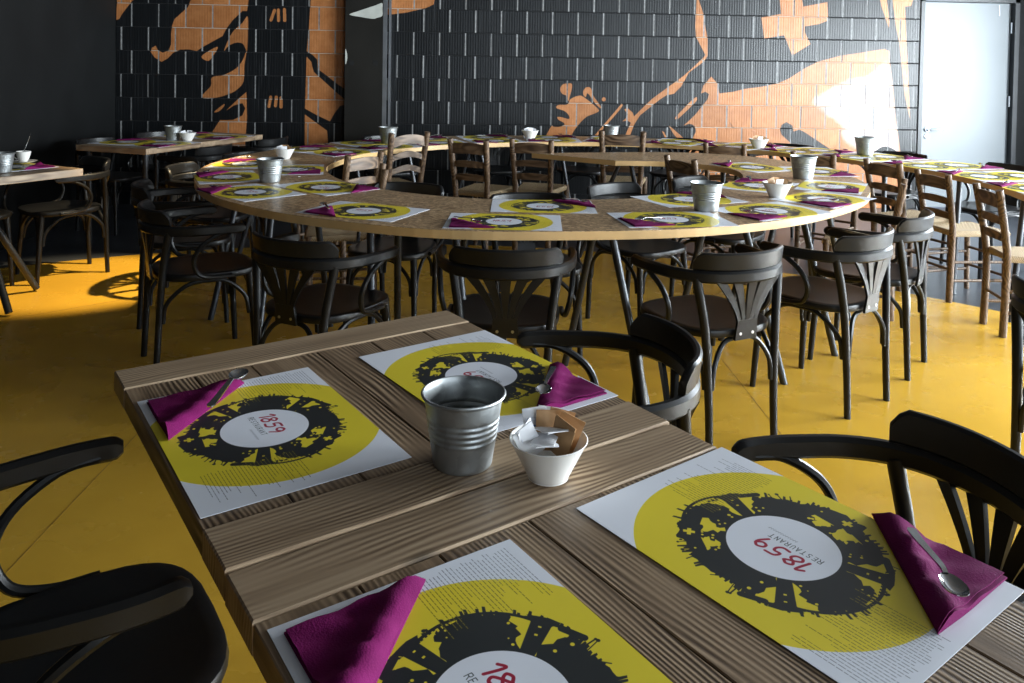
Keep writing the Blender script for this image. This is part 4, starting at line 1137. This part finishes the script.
p = at(817, 171.5); p.z = 0; b = spiral_frame(p, 1, 6); put_spiral(p, b[2], True, 'at the far right of the ring behind the tall bucket', 2)
i = 18.1; k = 0
while i < 33.6:
    for q, side in ((.74, True), (.26, False)):
        p, d_ = spiral(i, q)
        put_spiral(p, d_, side, ('on the back table by the wall, %s from left' if side else 'on the back table, room side, %s from left') % ORD[k], k + (0 if side else 1))
    a = spiral(i, .26)[0]; j = i
    while (spiral(j, .26)[0] - a).length < .50 and j < 34: j += .05
    i = j; k += 1

def make_bucket():
    t = empty('zinc_bucket'); KB = .82
    pr = [(.0450, 0), (.0465, .002)]
    z = .004
    def rad(z): return .0465 + .0165 * (z / .135)
    for zz in np.linspace(.006, .130, 60):
        rr = rad(zz)
        if .052 < zz < .098: rr += .0009 * math.sin((zz - .052) / .046 * 2 * math.pi * 4)
        pr.append((rr, float(zz)))
    pr += [(.0640, .1325), (.0665, .135), (.0655, .1375), (.0628, .137), (.0615, .133)]
    for zz in np.linspace(.128, .006, 30):
        rr = rad(zz) - .0016
        if .052 < zz < .098: rr += .0008 * math.sin((zz - .052) / .046 * 2 * math.pi * 4)
        pr.append((rr, float(zz)))
    pr += [(.044, .005)]
    MB().lathe([(r_, z_ * KB) for r_, z_ in pr], 40).build('bucket_body', 'zinc', t)
    rp = [(.0652 + .0024 * math.cos(a), .1362 * KB + .0024 * math.sin(a)) for a in [2 * math.pi * k / 8 for k in range(9)]]
    MB().lathe(rp, 40, cap=False).build('rolled_rim', 'zinc', t)
    return t
BUCKET = make_bucket()
def make_bowl():
    t = empty('sugar_bowl')
    MB().lathe([(.030, 0), (.0325, .0015), (.034, .005), (.0485, .034), (.0605, .058), (.0625, .0605), (.061, .0615), (.058, .058), (.046, .034), (.0325, .010), (.027, .008)], 40).build('bowl_body', 'ceramic', t)
    MB().lathe([(.0305, -.0002), (.0325, -.0002), (.0325, .0018), (.0305, .0018)], 32, cap=False).build('foot_ring', 'ceramic', t)
    return t
BOWL = make_bowl()
def make_sachet(mat, wd=.038, ht=.060, th=.005, prnt=None):
    t = empty('sugar_sachet'); n = 6; V = []; 
    nx, nz = 5, 7
    for s_ in (1, -1):
        for i in range(nx + 1):
            for j in range(nz + 1):
                u, v = i / nx * 2 - 1, j / nz * 2 - 1
                bul = th / 2 * max(0, (1 - u ** 4)) * max(0, 1 - abs(v) ** 3) + .0003
                V.append((u * wd / 2, s_ * -bul + .002 * u * v, (v + 1) * ht / 2))
    Fc = []; M_ = (nx + 1) * (nz + 1)
    for i in range(nx):
        for j in range(nz):
            a, b, c_, d_ = i * (nz + 1) + j, (i + 1) * (nz + 1) + j, (i + 1) * (nz + 1) + j + 1, i * (nz + 1) + j + 1
            Fc.append((a, b, c_, d_)); Fc.append((M_ + d_, M_ + c_, M_ + b, M_ + a))
    rim = [i * (nz + 1) for i in range(nx + 1)] + [nx * (nz + 1) + j for j in range(1, nz + 1)] + [i * (nz + 1) + nz for i in range(nx - 1, -1, -1)] + [j for j in range(nz - 1, 0, -1)]
    for k in range(len(rim)):
        p_, q_ = rim[k], rim[(k + 1) % len(rim)]; Fc.append((q_, p_, M_ + p_, M_ + q_))
    MB().add(V, Fc).build('sachet_paper', mat, t)
    MB().box(-wd / 2, wd / 2, -.0006, .0006, ht - .006, ht + .001).build('crimped_edge', mat, t, smooth=False)
    if prnt:
        for k, (x0, x1, z0, z1, c_) in enumerate(((-.016, .016, .040, .046, 'paper_grey'), (-.012, .004, .020, .034, 'print_blue'), (-.004, .012, .024, .031, 'print_yellow'))):
            MB().box(x0, x1, -th / 2 - .0012, -th / 2 - .0004, z0, z1).build('printed_mark', c_, t, smooth=False)
    return t
SW = make_sachet('paper_white'); SP = make_sachet('paper_white', prnt=True); SB = make_sachet('paper_brown', .042, .062, .007)
def put_bucket(px, label, scale=1.0, grp='zinc buckets on the tables', z=TZ):
    p = at(*px, z); return place(BUCKET, p.x, p.y, random.uniform(0, 6), z + .0008, label, 'bucket', grp, scale)
def put_bowl(px, label, scale=1.0, z=TZ):
    p = at(*px, z); return place(BOWL, p.x, p.y, 0, z + .0008, label, 'bowl', 'white sugar bowls on the tables', scale), p
put_bucket((462.5, 462.5), 'ribbed zinc bucket standing in the middle of the foreground table', 1.0)
bo, pb = put_bowl((548, 476.5), 'white conical bowl full of sugar sachets on the foreground table', .97)
# sachets in the near bowl: (proto, x, y, z, tilt x, tilt y, turn, label)
def sachet(proto, base, x, y, z, rx, ry, rz, label, sc_=1.0):
    o = place(proto, base.x + x * sc_, base.y + y * sc_, 0, TZ + z * sc_, label, 'sachet', 'sugar sachets in the bowls', sc_)
    o.rotation_euler = (rx, ry, rz); return o
S_ = [(SP, -.016, .020, .041, -.20, -.10, .10, 'tall printed white sugar sachet at the back of the near bowl'),
      (SP, -.002, .026, .039, -.22, .12, -.05, 'printed white sachet leaning behind the tall one in the near bowl'),
      (SP, -.026, .004, .035, .0, -.42, .85, 'printed white sachet over the left rim of the near bowl'),
      (SW, -.022, -.004, .037, .15, -.50, .35, 'plain white sachet sloping over the left front of the near bowl'),
      (SB, .000, .012, .037, -.20, .05, .05, 'brown paper sachet upright in the middle of the near bowl'),
      (SB, .012, .016, .037, -.22, .22, -.10, 'large brown sachet at the right back of the near bowl'),
      (SB, .018, .006, .037, -.12, .36, -.35, 'brown sachet leaning on the right rim of the near bowl'),
      (SB, .014, .000, .033, -.05, .25, -.85, 'small curved brown sachet in front of the others in the near bowl'),
      (SW, -.016, .018, .059, 1.42, .06, .15, 'white sachet lying flat at the front of the near bowl'),
      (SW, .000, .014, .065, 1.46, -.05, -.25, 'white sachet lying on top at the front rim of the near bowl'),
      (SW, -.012, .026, .069, 1.30, .10, .4, 'white sachet lying half under the brown ones in the near bowl')]
for s_ in S_: sachet(*([s_[0], pb] + list(s_[1:])), .95)
for px, lab, sc_ in (((270, 182), 'zinc bucket on the left bend of the ring', 1.08), ((706, 210.5), 'zinc bucket on the right front of the ring', 1.10), ((803, 178.5), 'zinc bucket at the far right of the ring', 1.16),
                     ((388, 143.5), 'zinc bucket on the back table before the steel profile', 1.15), ((611, 139.8), 'zinc bucket on the back table behind the wooden chair crest', 1.1), ((865, 155), 'zinc bucket on the back table at right before the pale mural', 1.2)):
    put_bucket(px, lab, sc_)
for px, lab, sc_, br in (((284, 159), 'white sugar bowl on the left bend of the ring behind the bucket', 1.1, 1), ((777, 197), 'white sugar bowl on the right of the ring, brown sachets showing', 1.18, 2),
                     ((758.5, 148.5), 'white sugar bowl on the back table below the terracotta mural', 1.25, 2), ((530, 138.8), 'white sugar bowl with white sachets on the back table in the middle', 1.2, 0)):
    o, p = put_bowl(px, lab, sc_)
    short = lab.replace('white sugar bowl ', '').split(',')[0]
    protos = {0: (SW, SW, SP, SW), 1: (SW, SB, SB, SW), 2: (SB, SB, SB, SW)}[br]
    for k, (x, y, rx, ry, rz) in enumerate(((-.012, .004, -.1, -.3, .4), (.002, .012, -.15, .05, .1), (.012, .002, .0, .3, -.4), (.0, -.006, .3, .0, .2))):
        nm = ('brown' if protos[k] is SB else 'white')
        sachet(protos[k], p, x, y, .026, rx, ry, rz, '%s sachet, %s in bowl %s' % (nm, ('left one', 'rear one', 'right one', 'front one')[k], short.replace('with white sachets ', '')), sc_ * .92)

# ---- things on the left tables
GLT = 'on the left tables'
put_bucket((173, 140.3), 'zinc bucket on the back left table', 1.0)
o, p = put_bowl((187.5, 140.8), 'white bowl of sachets on the back left table', 1.05)
for k, (x, y, rx, ry, rz) in enumerate(((-.02, .004, -.1, -.3, .5), (.006, .015, -.1, .1, .1), (.022, -.004, .2, .3, -.4))):
    sachet(SW, p, x, y, .024, rx, ry, rz, 'white sachet, %s in the bowl on the back left table' % ('left one', 'middle one', 'right one')[k], .95)
put_bucket((2, 172.5), 'zinc bucket cut by the left edge of the photo on the left table', .95)
rzL = math.atan2(e1.y, e1.x)
c1 = cL - e1 * .185; 
setting(c1.x, c1.y, rzL - R(90), 'on the left table in the warm light', GLT, TZ + .0003, 0, None, .0, (.0, .0))
for k, (tt, ss) in enumerate(((.25, -1), (.25, 1), (.75, -1), (.75, 1))):
    c_ = bB + lvn * (2 * lB * tt) - wn * (wB / 2) + wn * ss * (wB / 2 - .152)
    f = -wn * ss
    setting(c_.x, c_.y, math.atan2(f.y, f.x) - R(90), 'on the back left table, %s' % ('near outer corner', 'near inner corner by the bucket', 'far outer corner', 'far inner corner')[k], GLT, TZ + .0003, 3 + k % 3, None)
# coffee cup, saucer and spoon
pc = at(23.5, 163.2)
sau = MB().lathe([(.028, 0), (.045, .003), (.072, .012), (.074, .0135), (.071, .0135), (.045, .006), (.02, .004)], 36).build('saucer', 'ceramic'); sau.location = (pc.x, pc.y, TZ + .0012)
tag(sau, 'white saucer under the coffee cup on the left table', 'saucer')
cup = empty('coffee_cup', (pc.x, pc.y, TZ + .0085))
MB().lathe([(.020, 0), (.022, .002), (.030, .02), (.037, .045), (.040, .062), (.0385, .063), (.035, .046), (.027, .02), (.015, .008)], 32).build('cup_body', 'ceramic', cup)
MB().tube(crom([(-.035, 0, .05), (-.055, 0, .05), (-.058, 0, .034), (-.046, 0, .020), (-.030, 0, .02)], 5), .004, 8).build('cup_handle', 'ceramic', cup)
tag(cup, 'white coffee cup standing on its saucer on the left table', 'cup')
so = place(SPOON, pc.x + .004, pc.y + .005, 0, TZ + .03, 'coffee spoon standing in the white cup', 'spoon', 'spoons ' + GLT); so.rotation_euler = (0, -R(76), .4)
# ---- spotlight over the left tables (above the frame)
sp_l = empty('ceiling_spotlight', (-.75, 5.35, 2.72)); tag(sp_l, 'small black ceiling spotlight aimed at the left tables, above the frame', 'lamp')
MB().lathe([(.035, -.10), (.04, -.09), (.04, .06), (.03, .075)], 20, cap=False).build('lamp_body', 'frame_dark', sp_l, rot=(0, R(0), 0))
MB().tube([(0, 0, .07), (0, 0, ZT - 2.72)], .012).build('lamp_stem', 'frame_dark', sp_l)
L = bpy.data.lights.new('spot', 'SPOT'); L.energy = 260; L.color = (1.0, .78, .45); L.spot_size = R(30); L.spot_blend = .6; L.shadow_soft_size = .03
lo = bpy.data.objects.new('spot', L); COL.objects.link(lo); lo.location = (-.75, 5.35, 2.60)
dv = Vector((-2.32, 5.22, 0)) - lo.location; lo.rotation_euler = dv.to_track_quat('-Z', 'Y').to_euler()
